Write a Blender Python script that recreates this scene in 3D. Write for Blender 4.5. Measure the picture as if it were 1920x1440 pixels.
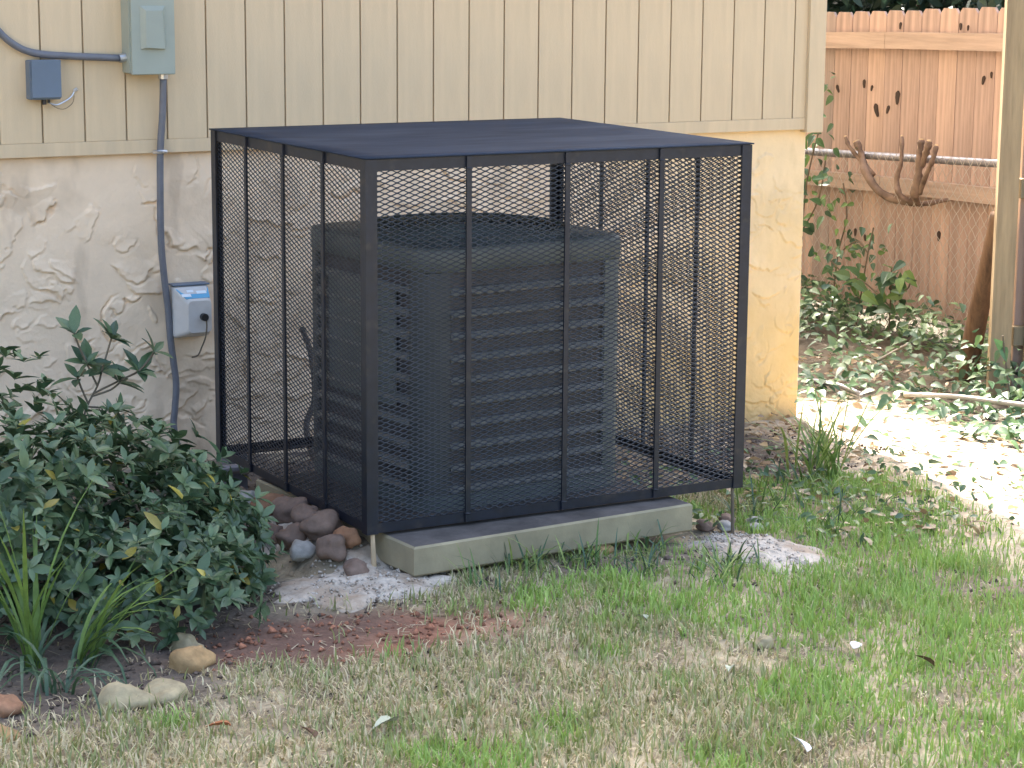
import bpy, math, random
import numpy as np
from mathutils import Vector, Matrix, Euler
for o in list(bpy.data.objects): bpy.data.objects.remove(o)
SC = bpy.context.scene
COL = SC.collection
rnd = random.Random(7)
rs = np.random.RandomState(11)
R = math.radians

# ------------------------------------------------------------------ camera
cam_d = bpy.data.cameras.new('camera'); cam = bpy.data.objects.new('camera', cam_d); COL.objects.link(cam)
cam_d.sensor_width = 36; cam_d.lens = 77.71; cam_d.clip_start = .1; cam_d.clip_end = 500
CAM = Vector((-2.139, -7.563, 1.789))
yaw, pitch, roll = R(28.852), R(-10.875), R(.45)
fw = Vector((math.sin(yaw)*math.cos(pitch), math.cos(yaw)*math.cos(pitch), math.sin(pitch)))
rt = Vector((math.cos(yaw), -math.sin(yaw), 0)); up = rt.cross(fw)
rt2 = math.cos(roll)*rt + math.sin(roll)*up; up2 = -math.sin(roll)*rt + math.cos(roll)*up
m = Matrix((rt2, up2, -fw)).transposed().to_4x4(); m.translation = CAM
cam.matrix_world = m
SC.camera = cam

# ------------------------------------------------------------------ light
SUN_AZ, SUN_EL = R(20), R(48)            # azimuth from +y towards +x
SUNV = Vector((math.sin(SUN_AZ)*math.cos(SUN_EL), math.cos(SUN_AZ)*math.cos(SUN_EL), math.sin(SUN_EL)))
w = bpy.data.worlds.new('World'); SC.world = w; w.use_nodes = True
nt = w.node_tree; nt.nodes.clear()
sky = nt.nodes.new('ShaderNodeTexSky'); sky.sky_type = 'NISHITA'; sky.sun_disc = False
sky.sun_elevation = SUN_EL; sky.sun_rotation = SUN_AZ
sky.air_density = 1.0; sky.dust_density = 5.5; sky.ozone_density = .4
bg = nt.nodes.new('ShaderNodeBackground'); bg.inputs[1].default_value = .15
wo = nt.nodes.new('ShaderNodeOutputWorld')
nt.links.new(sky.outputs[0], bg.inputs[0]); nt.links.new(bg.outputs[0], wo.inputs[0])
sd = bpy.data.lights.new('sun', 'SUN'); sd.energy = 5; sd.angle = R(.5); sd.color = (1, .93, .82)
sun = bpy.data.objects.new('sun', sd); COL.objects.link(sun)
sun.rotation_euler = SUNV.to_track_quat('Z', 'Y').to_euler()
sun.location = SUNV*30
SC.view_settings.view_transform = 'Standard'; SC.view_settings.look = 'None'
SC.view_settings.exposure = 2.3; SC.view_settings.gamma = 1
SC.cycles.max_bounces = 8; SC.cycles.diffuse_bounces = 4; SC.cycles.transparent_max_bounces = 8

# ------------------------------------------------------------------ helpers
def g(x, y):
    yy = np.clip(np.asarray(y)+2.1, 0, 2.1); xx = np.clip(np.asarray(x)-1.0, 0, 4.6)
    return .045 - .05*yy - .035*xx
def gz(x, y): return float(g(x, y))
def bank(x, y): return .085*sstep(.27, .43, x)*(1-sstep(.62, .70, x))*sstep(-2.0, -1.82, y)*(1-sstep(-.95, -.75, y))

_lat = np.random.RandomState(5).rand(256, 256)
def vnoise(x, y, f=1.0, ox=0, oy=0):
    x = np.asarray(x)*f+ox+1000; y = np.asarray(y)*f+oy+1000
    xi = np.floor(x).astype(int); yi = np.floor(y).astype(int); u = x-xi; v = y-yi
    u = u*u*(3-2*u); v = v*v*(3-2*v)
    a = _lat[xi % 256, yi % 256]; b = _lat[(xi+1) % 256, yi % 256]; c = _lat[xi % 256, (yi+1) % 256]; d = _lat[(xi+1) % 256, (yi+1) % 256]
    return (a*(1-u)+b*u)*(1-v)+(c*(1-u)+d*u)*v
def fbm(x, y, f=1.0, n=4, s=0):
    t = 0; a = .5; tot = 0
    for i in range(n):
        t = t+a*vnoise(x, y, f, s+i*17.3, s*1.7+i*9.1); tot += a; a *= .5; f *= 2.03
    return t/tot
def sstep(a, b, x): t = np.clip((x-a)/(b-a), 0, 1); return t*t*(3-2*t)

class MB:
    def __init__(s): s.v = []; s.f = []
    def add(s, vs, fs):
        n = len(s.v); s.v += [tuple(p) for p in vs]; s.f += [tuple(i+n for i in f) for f in fs]; return s
    def box(s, x0, x1, y0, y1, z0, z1, M=None, bev=0):
        if bev:
            b = bev
            vs = []
            for (a, c) in ((x0, y0), (x1, y0), (x1, y1), (x0, y1)): vs.append((a, c))
            loops = []
            def lp(inset, z):
                return [(x0+inset, y0+inset, z), (x1-inset, y0+inset, z), (x1-inset, y1-inset, z), (x0+inset, y1-inset, z)]
            L = lp(b, z0)+lp(0, z0+b)+lp(0, z1-b)+lp(b, z1)
            fs = [(3, 2, 1, 0), (12, 13, 14, 15)]
            for k in range(3):
                for i in range(4): fs.append((k*4+i, k*4+(i+1) % 4, k*4+4+(i+1) % 4, k*4+4+i))
            vs = L
        else:
            vs = [(x0, y0, z0), (x1, y0, z0), (x1, y1, z0), (x0, y1, z0), (x0, y0, z1), (x1, y0, z1), (x1, y1, z1), (x0, y1, z1)]
            fs = [(3, 2, 1, 0), (4, 5, 6, 7), (0, 1, 5, 4), (1, 2, 6, 5), (2, 3, 7, 6), (3, 0, 4, 7)]
        if M: vs = [M @ Vector(p) for p in vs]
        return s.add(vs, fs)
    def tube(s, pts, rad, n=8, cap=True):
        pts = [Vector(p) for p in pts]
        if not hasattr(rad, '__len__'): rad = [rad]*len(pts)
        vs = []; fs = []; ref = None
        for i, p in enumerate(pts):
            t = (pts[min(i+1, len(pts)-1)]-pts[max(i-1, 0)]).normalized()
            if ref is None: ref = t.orthogonal().normalized()
            ref = (ref-t*ref.dot(t)).normalized(); b = t.cross(ref)
            for k in range(n):
                a = 2*math.pi*k/n; vs.append(p+(ref*math.cos(a)+b*math.sin(a))*rad[i])
        for i in range(len(pts)-1):
            for k in range(n):
                fs.append((i*n+k, i*n+(k+1) % n, i*n+n+(k+1) % n, i*n+n+k))
        if cap:
            fs.append(tuple(range(n-1, -1, -1))); fs.append(tuple(range((len(pts)-1)*n, len(pts)*n)))
        return s.add(vs, fs)
    def prism(s, poly, z0, z1, M=None):
        n = len(poly); vs = [(a, b, z0) for a, b in poly]+[(a, b, z1) for a, b in poly]
        fs = [tuple(range(n-1, -1, -1)), tuple(range(n, 2*n))]+[(i, (i+1) % n, n+(i+1) % n, n+i) for i in range(n)]
        if M: vs = [M @ Vector(p) for p in vs]
        return s.add(vs, fs)
    def build(s, name, mat, parent=None, smooth=False):
        me = bpy.data.meshes.new(name); me.from_pydata(s.v, [], s.f)
        return link(name, me, mat, parent, smooth)

def link(name, me, mat, parent=None, smooth=False):
    me.update()
    if mat is not None and not me.materials: me.materials.append(mat)
    if smooth: me.polygons.foreach_set('use_smooth', [True]*len(me.polygons))
    o = bpy.data.objects.new(name, me); COL.objects.link(o)
    if parent: o.parent = parent
    return o
def fast_mesh(name, V, F, mat, parent=None, color=None, smooth=False):
    """V (n,3), F (m,k) arrays; color (n,3) point colours."""
    me = bpy.data.meshes.new(name); k = F.shape[1]
    me.vertices.add(len(V)); me.vertices.foreach_set('co', np.ascontiguousarray(V, np.float32).ravel())
    me.loops.add(F.size); me.loops.foreach_set('vertex_index', np.ascontiguousarray(F, np.int32).ravel())
    me.polygons.add(len(F)); me.polygons.foreach_set('loop_start', np.arange(0, F.size, k, dtype=np.int32))
    me.polygons.foreach_set('loop_total', np.full(len(F), k, np.int32))
    if smooth: me.polygons.foreach_set('use_smooth', np.ones(len(F), bool))
    me.update(calc_edges=True); me.validate()
    if color is not None:
        at = me.color_attributes.new('Col', 'FLOAT_COLOR', 'POINT')
        c = np.ones((len(V), 4), np.float32); c[:, :3] = color; at.data.foreach_set('color', c.ravel())
    return link(name, me, mat, parent, False)
def empty(name, loc=(0, 0, 0), rz=0):
    o = bpy.data.objects.new(name, None); COL.objects.link(o); o.location = loc; o.rotation_euler = (0, 0, rz); o.empty_display_size = .1
    return o
def tag(o, label=None, cat=None, group=None, kind=None):
    if label: o['label'] = label
    if cat: o['category'] = cat
    if group: o['group'] = group
    if kind: o['kind'] = kind
    return o

# ------------------------------------------------------------------ materials
def mat(name, col, rough=.7, var=.12, scale=8, bump=0, bscale=60, col2=None, metal=0, spec=.5, stretch=None, attr=False, trans=0, stain=None):
    m = bpy.data.materials.new(name); m.use_nodes = True; n = m.node_tree; b = n.nodes['Principled BSDF']; L = n.links.new
    b.inputs['Roughness'].default_value = rough; b.inputs['Metallic'].default_value = metal
    b.inputs['Specular IOR Level'].default_value = spec
    tc = n.nodes.new('ShaderNodeTexCoord'); mp = n.nodes.new('ShaderNodeMapping')
    if stretch: mp.inputs['Scale'].default_value = stretch
    L(tc.outputs['Object'], mp.inputs[0])
    nz = n.nodes.new('ShaderNodeTexNoise'); nz.inputs['Scale'].default_value = scale; nz.inputs['Detail'].default_value = 8; nz.inputs['Roughness'].default_value = .65
    L(mp.outputs[0], nz.inputs['Vector'])
    mx = n.nodes.new('ShaderNodeMix'); mx.data_type = 'RGBA'
    if attr:
        at = n.nodes.new('ShaderNodeAttribute'); at.attribute_name = 'Col'
        br = n.nodes.new('ShaderNodeMapRange'); br.inputs['To Min'].default_value = 1-var; br.inputs['To Max'].default_value = 1+var
        br.inputs['From Min'].default_value = .3; br.inputs['From Max'].default_value = .7
        L(nz.outputs['Fac'], br.inputs['Value'])
        mu = n.nodes.new('ShaderNodeVectorMath'); mu.operation = 'SCALE'
        L(at.outputs['Color'], mu.inputs[0]); L(br.outputs[0], mu.inputs['Scale'])
        L(mu.outputs[0], b.inputs['Base Color']); colout = mu.outputs[0]
    else:
        c2 = col2 or tuple(c*(1-2*var) for c in col); c1 = col if col2 else tuple(min(1, c*(1+var)) for c in col)
        mx.inputs['A'].default_value = (*c2, 1); mx.inputs['B'].default_value = (*c1, 1)
        rp = n.nodes.new('ShaderNodeMapRange'); rp.inputs['From Min'].default_value = .32; rp.inputs['From Max'].default_value = .68
        L(nz.outputs['Fac'], rp.inputs['Value']); L(rp.outputs[0], mx.inputs['Factor'])
        colout = mx.outputs['Result']
        if stain:
            n2 = n.nodes.new('ShaderNodeTexNoise'); n2.inputs['Scale'].default_value = stain[1]; n2.inputs['Detail'].default_value = 6
            L(mp.outputs[0], n2.inputs['Vector'])
            r2 = n.nodes.new('ShaderNodeMapRange'); r2.inputs['From Min'].default_value = stain[2]; r2.inputs['From Max'].default_value = stain[3]
            r2.inputs['To Max'].default_value = stain[4]
            L(n2.outputs['Fac'], r2.inputs['Value'])
            m2 = n.nodes.new('ShaderNodeMix'); m2.data_type = 'RGBA'; L(colout, m2.inputs['A']); m2.inputs['B'].default_value = (*stain[0], 1)
            L(r2.outputs[0], m2.inputs['Factor']); colout = m2.outputs['Result']
        L(colout, b.inputs['Base Color'])
    if bump:
        nb = n.nodes.new('ShaderNodeTexNoise'); nb.inputs['Scale'].default_value = bscale; nb.inputs['Detail'].default_value = 6
        L(mp.outputs[0], nb.inputs['Vector'])
        bp = n.nodes.new('ShaderNodeBump'); bp.inputs['Strength'].default_value = 1; bp.inputs['Distance'].default_value = bump
        L(nb.outputs['Fac'], bp.inputs['Height']); L(bp.outputs[0], b.inputs['Normal'])
    if trans:
        td = n.nodes.new('ShaderNodeBsdfTranslucent'); L(colout, td.inputs[0])
        ms = n.nodes.new('ShaderNodeMixShader'); ms.inputs[0].default_value = trans
        L(b.outputs[0], ms.inputs[1]); L(td.outputs[0], ms.inputs[2]); L(ms.outputs[0], n.nodes['Material Output'].inputs[0])
    return m

M = {}
M['siding'] = mat('siding_paint', (.66, .505, .315), .62, .05, 3, .0008, 120, stretch=(6, 6, .6), stain=((.48, .385, .26), 1.6, .5, .75, .35))
M['groove'] = mat('siding_groove', (.42, .33, .22), .8, .1)
M['stucco'] = mat('stucco', (.84, .65, .44), .85, .05, 5, .002, 70, stain=((.52, .40, .27), 4.5, .58, .78, .4))
M['stucco_a'] = mat('stucco_weathered_glow', None, .85, .06, 6, .0015, 80, attr=True)
M['roof'] = mat('roof_shingle', (.09, .085, .08), .9, .2, 20, .003, 80)
M['black'] = mat('black_paint', (.008, .012, .023), .45, .2, 30, .0002, 200, stain=((.05, .042, .038), 22, .56, .72, .55))
M['plate'] = mat('dusty_black_steel', (.024, .036, .060), .75, .2, 6, .0004, 60, spec=.2, stain=((.065, .076, .095), 3.0, .5, .75, .55), stretch=(.5, 1.6, 1))
M['meshm'] = mat('black_expanded_metal', (.036, .044, .060), .40, .15)
M['ac'] = mat('ac_grey_green', (.155, .175, .165), .5, .1, 10, .0002, 150)
M['louver'] = mat('ac_louver', (.19, .19, .175), .5, .12, 14)
M['acpost'] = mat('ac_corner', (.090, .098, .096), .5, .1, 10)
M['coil'] = mat('ac_coil', (.085, .079, .080), .6, .2, 60, .0008, 300)
M['pad'] = mat('concrete_pad', (.34, .29, .185), .85, .14, 7, .0006, 180, stain=((.23, .21, .14), 5, .5, .75, .5))
M['concrete'] = mat('footing_concrete', (.58, .51, .42), .9, .16, 30, .006, 70, stain=((.33, .24, .16), 7, .46, .66, .75))
M['greybox'] = mat('grey_enamel', (.33, .36, .30), .42, .04, 5)
M['bluebox'] = mat('blue_grey_plastic', (.13, .17, .22), .5, .06, 6)
M['cable'] = mat('grey_cable', (.15, .155, .175), .5, .08, 20)
M['metal'] = mat('zinc', (.62, .62, .62), .35, .1, 20, metal=.8)
M['white_plastic'] = mat('white_plastic', (.60, .58, .55), .45, .05, 10, stain=((.42, .38, .33), 12, .5, .75, .5))
M['blue_label'] = mat('blue_label', (.12, .40, .62), .45, .06, 10)
M['white_print'] = mat('white_print', (.75, .82, .85), .5, .03)
M['rubber'] = mat('black_rubber', (.015, .015, .016), .5, .1)
M['cedar'] = mat('cedar_board', (.47, .34, .28), .75, .18, 5, .0012, 30, stretch=(5, 5, .35), stain=((.33, .25, .21), 3, .5, .7, .45))
M['cedar2'] = mat('cedar_board_warm', (.55, .395, .315), .75, .15, 5, .0012, 30, stretch=(5, 5, .35))
M['cedar3'] = mat('cedar_board_grey', (.38, .30, .26), .78, .16, 5, .0012, 30, stretch=(5, 5, .35))
M['rail'] = mat('fence_rail', (.48, .365, .29), .75, .13, 5, .0012, 30, stretch=(5, .35, 5))
M['knot'] = mat('wood_knot', (.05, .03, .02), .8, .2)
M['post'] = mat('treated_post', (.35, .265, .155), .78, .14, 6, .0015, 30, stretch=(5, 5, .4), stain=((.22, .17, .10), 8, .55, .75, .7))
M['log'] = mat('rotten_log', (.16, .095, .055), .9, .25, 10, .004, 30, stretch=(3, 3, .6))
M['galv'] = mat('galvanised', (.30, .30, .33), .45, .12, 12, metal=.6)
M['wire'] = mat('galvanised_wire', (.45, .42, .38), .5, .1, metal=.3)
M['bark'] = mat('bark', (.17, .12, .085), .9, .25, 12, .004, 40)
M['stump'] = mat('stump_bark', (.24, .17, .125), .9, .2, 14, .006, 35, stain=((.09, .06, .045), 11, .5, .66, .85))
M['cutwood'] = mat('cut_wood', (.62, .47, .30), .8, .1)
M['twig'] = mat('twig', (.16, .13, .09), .9, .2)
M['leaf'] = mat('shrub_leaf', None, .38, .15, 40, attr=True, trans=.12)
M['ivy'] = mat('ivy_leaf', None, .42, .15, 40, attr=True, trans=.22)
M['grass'] = mat('grass_blade', None, .6, .12, 30, attr=True, trans=.25)
M['treeleaf'] = mat('tree_leaf', None, .5, .15, 20, attr=True, trans=.2)
M['ground'] = mat('soil', None, .95, .3, 14, .012, 45, attr=True)
M['red_leaf'] = mat('rust_leaf', (.42, .16, .06), .7, .15)
M['pale_leaf'] = mat('pale_leaf', (.42, .46, .34), .6, .1)
M['brown_leaf'] = mat('brown_leaf', (.14, .075, .04), .8, .2)
M['white_litter'] = mat('white_litter', (.72, .74, .74), .5, .05)
def rockmat(i, c): return mat('rock_%d' % i, c, .9, .2, 14, .004, 40)
ROCK = [rockmat(0, (.40, .26, .12)), rockmat(1, (.40, .335, .20)), rockmat(2, (.24, .165, .125)), rockmat(3, (.42, .40, .36)), rockmat(4, (.34, .18, .10))]

# ------------------------------------------------------------------ ground
def axis(lo, hi, step, far):
    a = np.arange(lo, hi+1e-6, step); e = [0.25, .7, 1.5, 3, 6, 12, 25, far]
    return np.concatenate([lo-np.array(e)[::-1], a, hi+np.array(e)])
gx = axis(-2.6, 6.4, .04, 60); gy = axis(-5.2, 4.4, .04, 60)
X, Y = np.meshgrid(gx, gy, indexing='ij')
def blob(x, y, cx, cy, rx, ry, rot=0, soft=.35, nz=.35, s=0):
    c, sn = math.cos(rot), math.sin(rot); dx = x-cx; dy = y-cy
    u = (c*dx+sn*dy)/rx; v = (-sn*dx+c*dy)/ry
    d = np.sqrt(u*u+v*v)+(fbm(x, y, 6, 3, s)-.5)*2*nz
    return 1-sstep(1-soft, 1+soft, d)
def masks(x, y):
    clay = np.maximum(blob(x, y, .14, -2.50, .42, .20, -.2, s=3), .8*blob(x, y, .48, -2.55, .25, .14, 0, s=4))
    mulch = np.maximum(blob(x, y, -.75, -2.0, .95, .85, 0, .3, .25, s=5), blob(x, y, 2.75, -.75, .75, .42, .4, s=6))
    mulch = np.maximum(mulch, blob(x, y, 1.1, -.7, 1.3, .8, 0, s=7))
    mulch = np.maximum(mulch, .7*blob(x, y, .05, -2.3, .35, .35, 0, s=17))
    soil = np.maximum(blob(x, y, 2.15, -2.85, .28, .10, -.4, s=8), blob(x, y, 1.25, -2.2, .55, .10, .05, s=9))
    soil = np.maximum(soil, .8*blob(x, y, 2.45, -1.75, .35, .18, -.5, s=18))
    side = sstep(3.12, 3.34, x-.364*y+(fbm(x, y, 7, 3, 19)-.5)*.25)
    return clay, mulch, soil, side
clay, mulch, soil, side = masks(X, Y)
Z = g(X, Y)+(fbm(X, Y, 5, 4, 1)-.5)*.035*sstep(7, 5, np.hypot(X-1, Y+1))+(fbm(X, Y, 22, 2, 2)-.5)*.012*sstep(7, 5, np.hypot(X-1, Y+1))
Z = Z+bank(X, Y)
def mixc(a, c, k): return a*(1-k[..., None])+np.array(c)*k[..., None]
base = np.zeros(X.shape+(3,))+np.array((.29, .235, .15))
nn = fbm(X, Y, 9, 4, 21)
base = mixc(base, (.50, .42, .28), sstep(.40, .62, nn))
base = mixc(base, (.14, .115, .085), sstep(.56, .72, fbm(X, Y, 12, 3, 31))*.6)
base = mixc(base, (.25, .105, .06), clay*.9)
base = mixc(base, (.085, .065, .055), mulch*.9)
base = mixc(base, (.22, .17, .13), soil*.8)
base = mixc(base, (.52, .43, .31), side*.9)  # pale sand along the sunlit strip, part of its brightness put into the colour
sS = X-.364*Y
base = mixc(base, (.075, .058, .048), np.clip(bank(X, Y)/.085, 0, 1)*.9)
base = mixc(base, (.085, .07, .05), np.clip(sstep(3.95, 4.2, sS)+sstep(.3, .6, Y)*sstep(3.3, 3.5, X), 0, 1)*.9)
nx, ny = X.shape
idx = np.arange(nx*ny).reshape(nx, ny)
Fq = np.stack([idx[:-1, :-1], idx[1:, :-1], idx[1:, 1:], idx[:-1, 1:]], -1).reshape(-1, 4)
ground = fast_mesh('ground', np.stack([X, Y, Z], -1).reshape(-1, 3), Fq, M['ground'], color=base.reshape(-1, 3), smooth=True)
tag(ground, kind='structure')
def gh(x, y):
    return gz(x, y)+float((fbm(x, y, 5, 4, 1)-.5)*.035)+float((fbm(x, y, 22, 2, 2)-.5)*.012)+float(bank(x, y))

# ------------------------------------------------------------------ house
S = .1524
house = empty('house', (3.45, 0, -.15))
tag(house, 'cream house with vertical grooved siding above rough troweled stucco', 'house')
house_inv = Matrix.Translation((-3.45, 0, .15))
def hp(name, mb, m_, smooth=False, parent=house):
    mb.v = [tuple(Vector(p)+Vector((-3.45, 0, .15))) for p in mb.v] if parent is house else mb.v
    return mb.build(name, m_, parent, smooth)
XL = -4*1.0; ZT = 5.6
hp('sheathing', MB().box(XL, 3.42, .010, .05, 1.1, ZT), M['groove'])
pl_me = None
for k in range(-26, 23):
    x0 = k*S+.0032; x1 = (k+1)*S-.0032
    if k == 22: x1 = 3.4175
    if pl_me is None or k == 22:
        mb = MB().box(0, x1-x0, 0, .0095, 1.1465, ZT, bev=.0012)
        o = mb.build('plank', M['siding'], house)
        if k != 22: pl_me = o.data
    else:
        o = link('plank', pl_me, None, house)
    o.location = (x0-3.45, -.0003*(rnd.random()), .15)
hp('bottom_trim', MB().box(XL, 3.4175, -.0025, .0098, 1.098, 1.146, bev=.001), M['siding'])
hp('corner_board', MB().box(3.418, 3.500, -.018, .06, 1.085, ZT, bev=.002), M['siding'])
hp('side_siding', MB().box(3.43, 3.478, .061, 8, 1.09, ZT), M['siding'])
hp('back_wall', MB().box(XL, 3.43, 7.9, 8, -.3, ZT), M['siding'])
hp('far_side_wall', MB().box(XL, XL+.1, .06, 7.89, -.3, ZT), M['siding'])
# stucco with troweled lips
sx = np.concatenate([np.arange(XL, -.6, .03), np.arange(-.6, -.1, .01), np.arange(-.1, 3.4501, .0039)]); sz = np.arange(-.24, 1.1001, .0039)
SX, SZ = np.meshgrid(sx, sz, indexing='ij')
H = (fbm(SX, SZ, 4, 3, 41)-.5)*.014+(fbm(SX, SZ, 14, 3, 42)-.5)*.006
wx = SX+(fbm(SX, SZ, 8, 2, 43)-.5)*.10+(fbm(SX, SZ, 28, 3, 53)-.5)*.045; wz = SZ+(fbm(SX, SZ, 8, 2, 44)-.5)*.10+(fbm(SX, SZ, 28, 3, 54)-.5)*.045
for i in range(1250):
    cx = rnd.uniform(XL, 3.5); cz = rnd.uniform(-.2, 1.05)
    Rr = rnd.uniform(.03, .05+.40*rnd.random()); A = rnd.uniform(.003, .011)*(1 if cx < 2.6 else .7); th = rnd.uniform(-math.pi, math.pi) if rnd.random() < .25 else rnd.gauss(-math.pi/2, .7); wd = min(1.6, rnd.uniform(.03, .12)/Rr)
    dec = rnd.uniform(.015, .06)
    ix0, ix1 = np.searchsorted(sx, [cx-Rr-.16, cx+Rr+.16]); iz0, iz1 = np.searchsorted(sz, [cz-Rr-.16, cz+Rr+.16])
    if ix1-ix0 < 3 or iz1-iz0 < 3: continue
    dx = wx[ix0:ix1, iz0:iz1]-cx; dz = wz[ix0:ix1, iz0:iz1]-cz
    r_ = np.hypot(dx, dz); an = np.abs((np.arctan2(dz, dx)-th+np.pi) % (2*np.pi)-np.pi)
    win = 1-sstep(wd*.6, wd, an)
    d = r_-Rr
    prof = np.where(d > 0, 1-sstep(0, .004, d), np.exp(d/dec))
    H[ix0:ix1, iz0:iz1] = np.maximum(H[ix0:ix1, iz0:iz1], H[ix0:ix1, iz0:iz1]*.7+A*win*prof)-win*(.5+A*55)*.014*np.exp(-((d-.006)/.0052)**2)
nx, ny = SX.shape
Vs = np.stack([SX-3.45, .03-H*.95, SZ+.15], -1)
Vs[-1, :, 1] = .035; Vs[:, -1, 1] = .03
idx = np.arange(nx*ny).reshape(nx, ny)
Fq = np.stack([idx[:-1, :-1], idx[1:, :-1], idx[1:, 1:], idx[:-1, 1:]], -1).reshape(-1, 4)
sc = np.zeros(SX.shape+(3,))+np.array((.88, .685, .48))
sc = mixc(sc, (.60, .45, .30), sstep(.55, .75, fbm(SX, SZ, 4.5, 5, 45))*.5)
sc = mixc(sc, (.45, .33, .22), sstep(.62, .78, fbm(SX*2.2, SZ*.7, 5, 4, 47))*.35)
bounce_glow = (1-sstep(.05, 1.0, SZ+.12+(fbm(SX, SZ, 5, 4, 46)-.5)*.7))*sstep(1.9, 3.1, SX+(fbm(SX, SZ, 3, 3, 48)-.5)*.6)  # warm bounce light off the sunlit ground, painted on the lower right stucco
sc = mixc(sc, (.70, .42, .11), bounce_glow*.8)
sc = mixc(sc, (.84, .60, .27), sstep(2.2, 3.0, SX+(fbm(SX, SZ, 3, 3, 58)-.5)*.9)*.5)  # same warm glow painted fainter up the whole right end
mud = 1-sstep(-.10, .06, SZ+.03*SX+(fbm(SX, SZ, 9, 4, 49)-.5)*.22)
sc = mixc(sc, (.34, .23, .14), mud*.55)
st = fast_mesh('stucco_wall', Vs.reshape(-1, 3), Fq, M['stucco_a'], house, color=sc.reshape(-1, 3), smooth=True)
hp('stucco_side', MB().box(3.2, 3.4515, .036, 7.9, -.35, 1.0895), M['stucco'])
hp('roof', MB().add([(XL-.3, -.45, ZT-.12), (3.5, -.45, ZT-.12), (3.5, 4, ZT+2), (XL-.3, 4, ZT+2), (3.5, 8.4, ZT-.12), (XL-.3, 8.4, ZT-.12),
     (XL-.3, -.45, ZT+.05), (3.5, -.45, ZT+.05), (3.5, 4, ZT+2.15), (XL-.3, 4, ZT+2.15), (3.5, 8.4, ZT+.05), (XL-.3, 8.4, ZT+.05)],
     [(0, 1, 2, 3), (3, 2, 4, 5), (9, 8, 7, 6), (11, 10, 8, 9), (0, 6, 7, 1), (5, 4, 10, 11), (1, 7, 8, 2), (2, 8, 10, 4), (0, 3, 9, 6), (3, 5, 11, 9)]), M['roof'])
hp('gable', MB().add([(3.45, .06, ZT), (3.45, 7.95, ZT), (3.45, 4, ZT+1.9), (3.40, .06, ZT), (3.40, 7.95, ZT), (3.40, 4, ZT+1.9)],
     [(0, 1, 2), (5, 4, 3), (0, 3, 4, 1), (1, 4, 5, 2), (2, 5, 3, 0)]), M['siding'])

# ------------------------------------------------------------------ wall equipment
# disconnect box
bx = empty('disconnect_box', (.525, -.001, 1.385))
tag(bx, 'grey green metal disconnect box high on the siding with raised trapezoid cover', 'electrical box')
MB().box(-.078, .082, -.080, 0, 0, .30, bev=.004).build('body', M['greybox'], bx)
cv = MB().box(-.074, .084, -.094, -.0805, -.004, .31, bev=.003).build('cover', M['greybox'], bx)
def frustum(x0, x1, z0, z1, y0, y1, ins, insb, rt_=.0):
    return MB().add([(x0, y0, z0), (x1, y0, z0), (x1, y0, z1), (x0, y0, z1), (x0+ins, y1, z0+insb), (x1-ins*.5, y1, z0+insb*.25), (x1-ins, y1, z1-ins), (x0+ins, y1, z1-ins)],
        [(4, 5, 6, 7), (0, 1, 5, 4), (1, 2, 6, 5), (2, 3, 7, 6), (3, 0, 4, 7)])
frustum(-.042, .050, .085, .235, -.0942, -.112, .016, .006).build('raised_panel', M['greybox'], cv)
MB().tube([(-.078, -.035, .055), (-.10, -.035, .052)], .016, 12).build('cable_connector', M['metal'], bx)
MB().tube([(.058, -.04, 0), (.058, -.04, -.022)], .017, 12).build('conduit_connector', M['metal'], bx)
# vertical conduit
pts = [(.583, -.041, 1.364), (.581, -.034, 1.25), (.574, -.02, 1.11), (.572, -.014, .95), (.572, -.012, .78), (.580, -.012, .66), (.592, -.012, .54), (.600, -.012, .42), (.610, -.012, .33), (.617, -.014, .25), (.610, -.014, .16), (.604, -.014, .10), (.618, -.018, .02), (.655, -.03, -.06), (.71, -.08, -.10)]
def smooth_path(p, n=4):
    p = [Vector(q) for q in p]; out = []
    for i in range(len(p)-1):
        a, b, c, d = p[max(i-1, 0)], p[i], p[i+1], p[min(i+2, len(p)-1)]
        for k in range(n):
            t = k/n; out.append(.5*((2*b)+(c-a)*t+(2*a-5*b+4*c-d)*t*t+(3*b-a-3*c+d)*t**3))
    return out+[p[-1]]
cd = MB().tube(smooth_path(pts), .0125, 10).build('flexible_conduit', M['cable'], None, True)
tag(cd, 'dark grey flexible conduit running down the wall from the disconnect box', 'conduit')
stp = MB().tube([(.552, -.012, 1.102), (.560, -.030, 1.104), (.575, -.036, 1.105), (.590, -.030, 1.104), (.598, -.012, 1.102)], .007, 6).build('strap', M['metal'], cd)
# horizontal cable
pts = [(-.25, -.02, 1.75), (-.12, -.02, 1.66), (-.02, -.02, 1.56), (.03, -.02, 1.508), (.085, -.02, 1.472), (.15, -.022, 1.455), (.25, -.026, 1.447), (.35, -.032, 1.442), (.4255, -.036, 1.438)]
tag(MB().tube(smooth_path(pts), .0125, 10).build('service_cable', M['cable'], None, True), 'thick grey cable curving in from the left edge to the disconnect box', 'cable')
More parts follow.
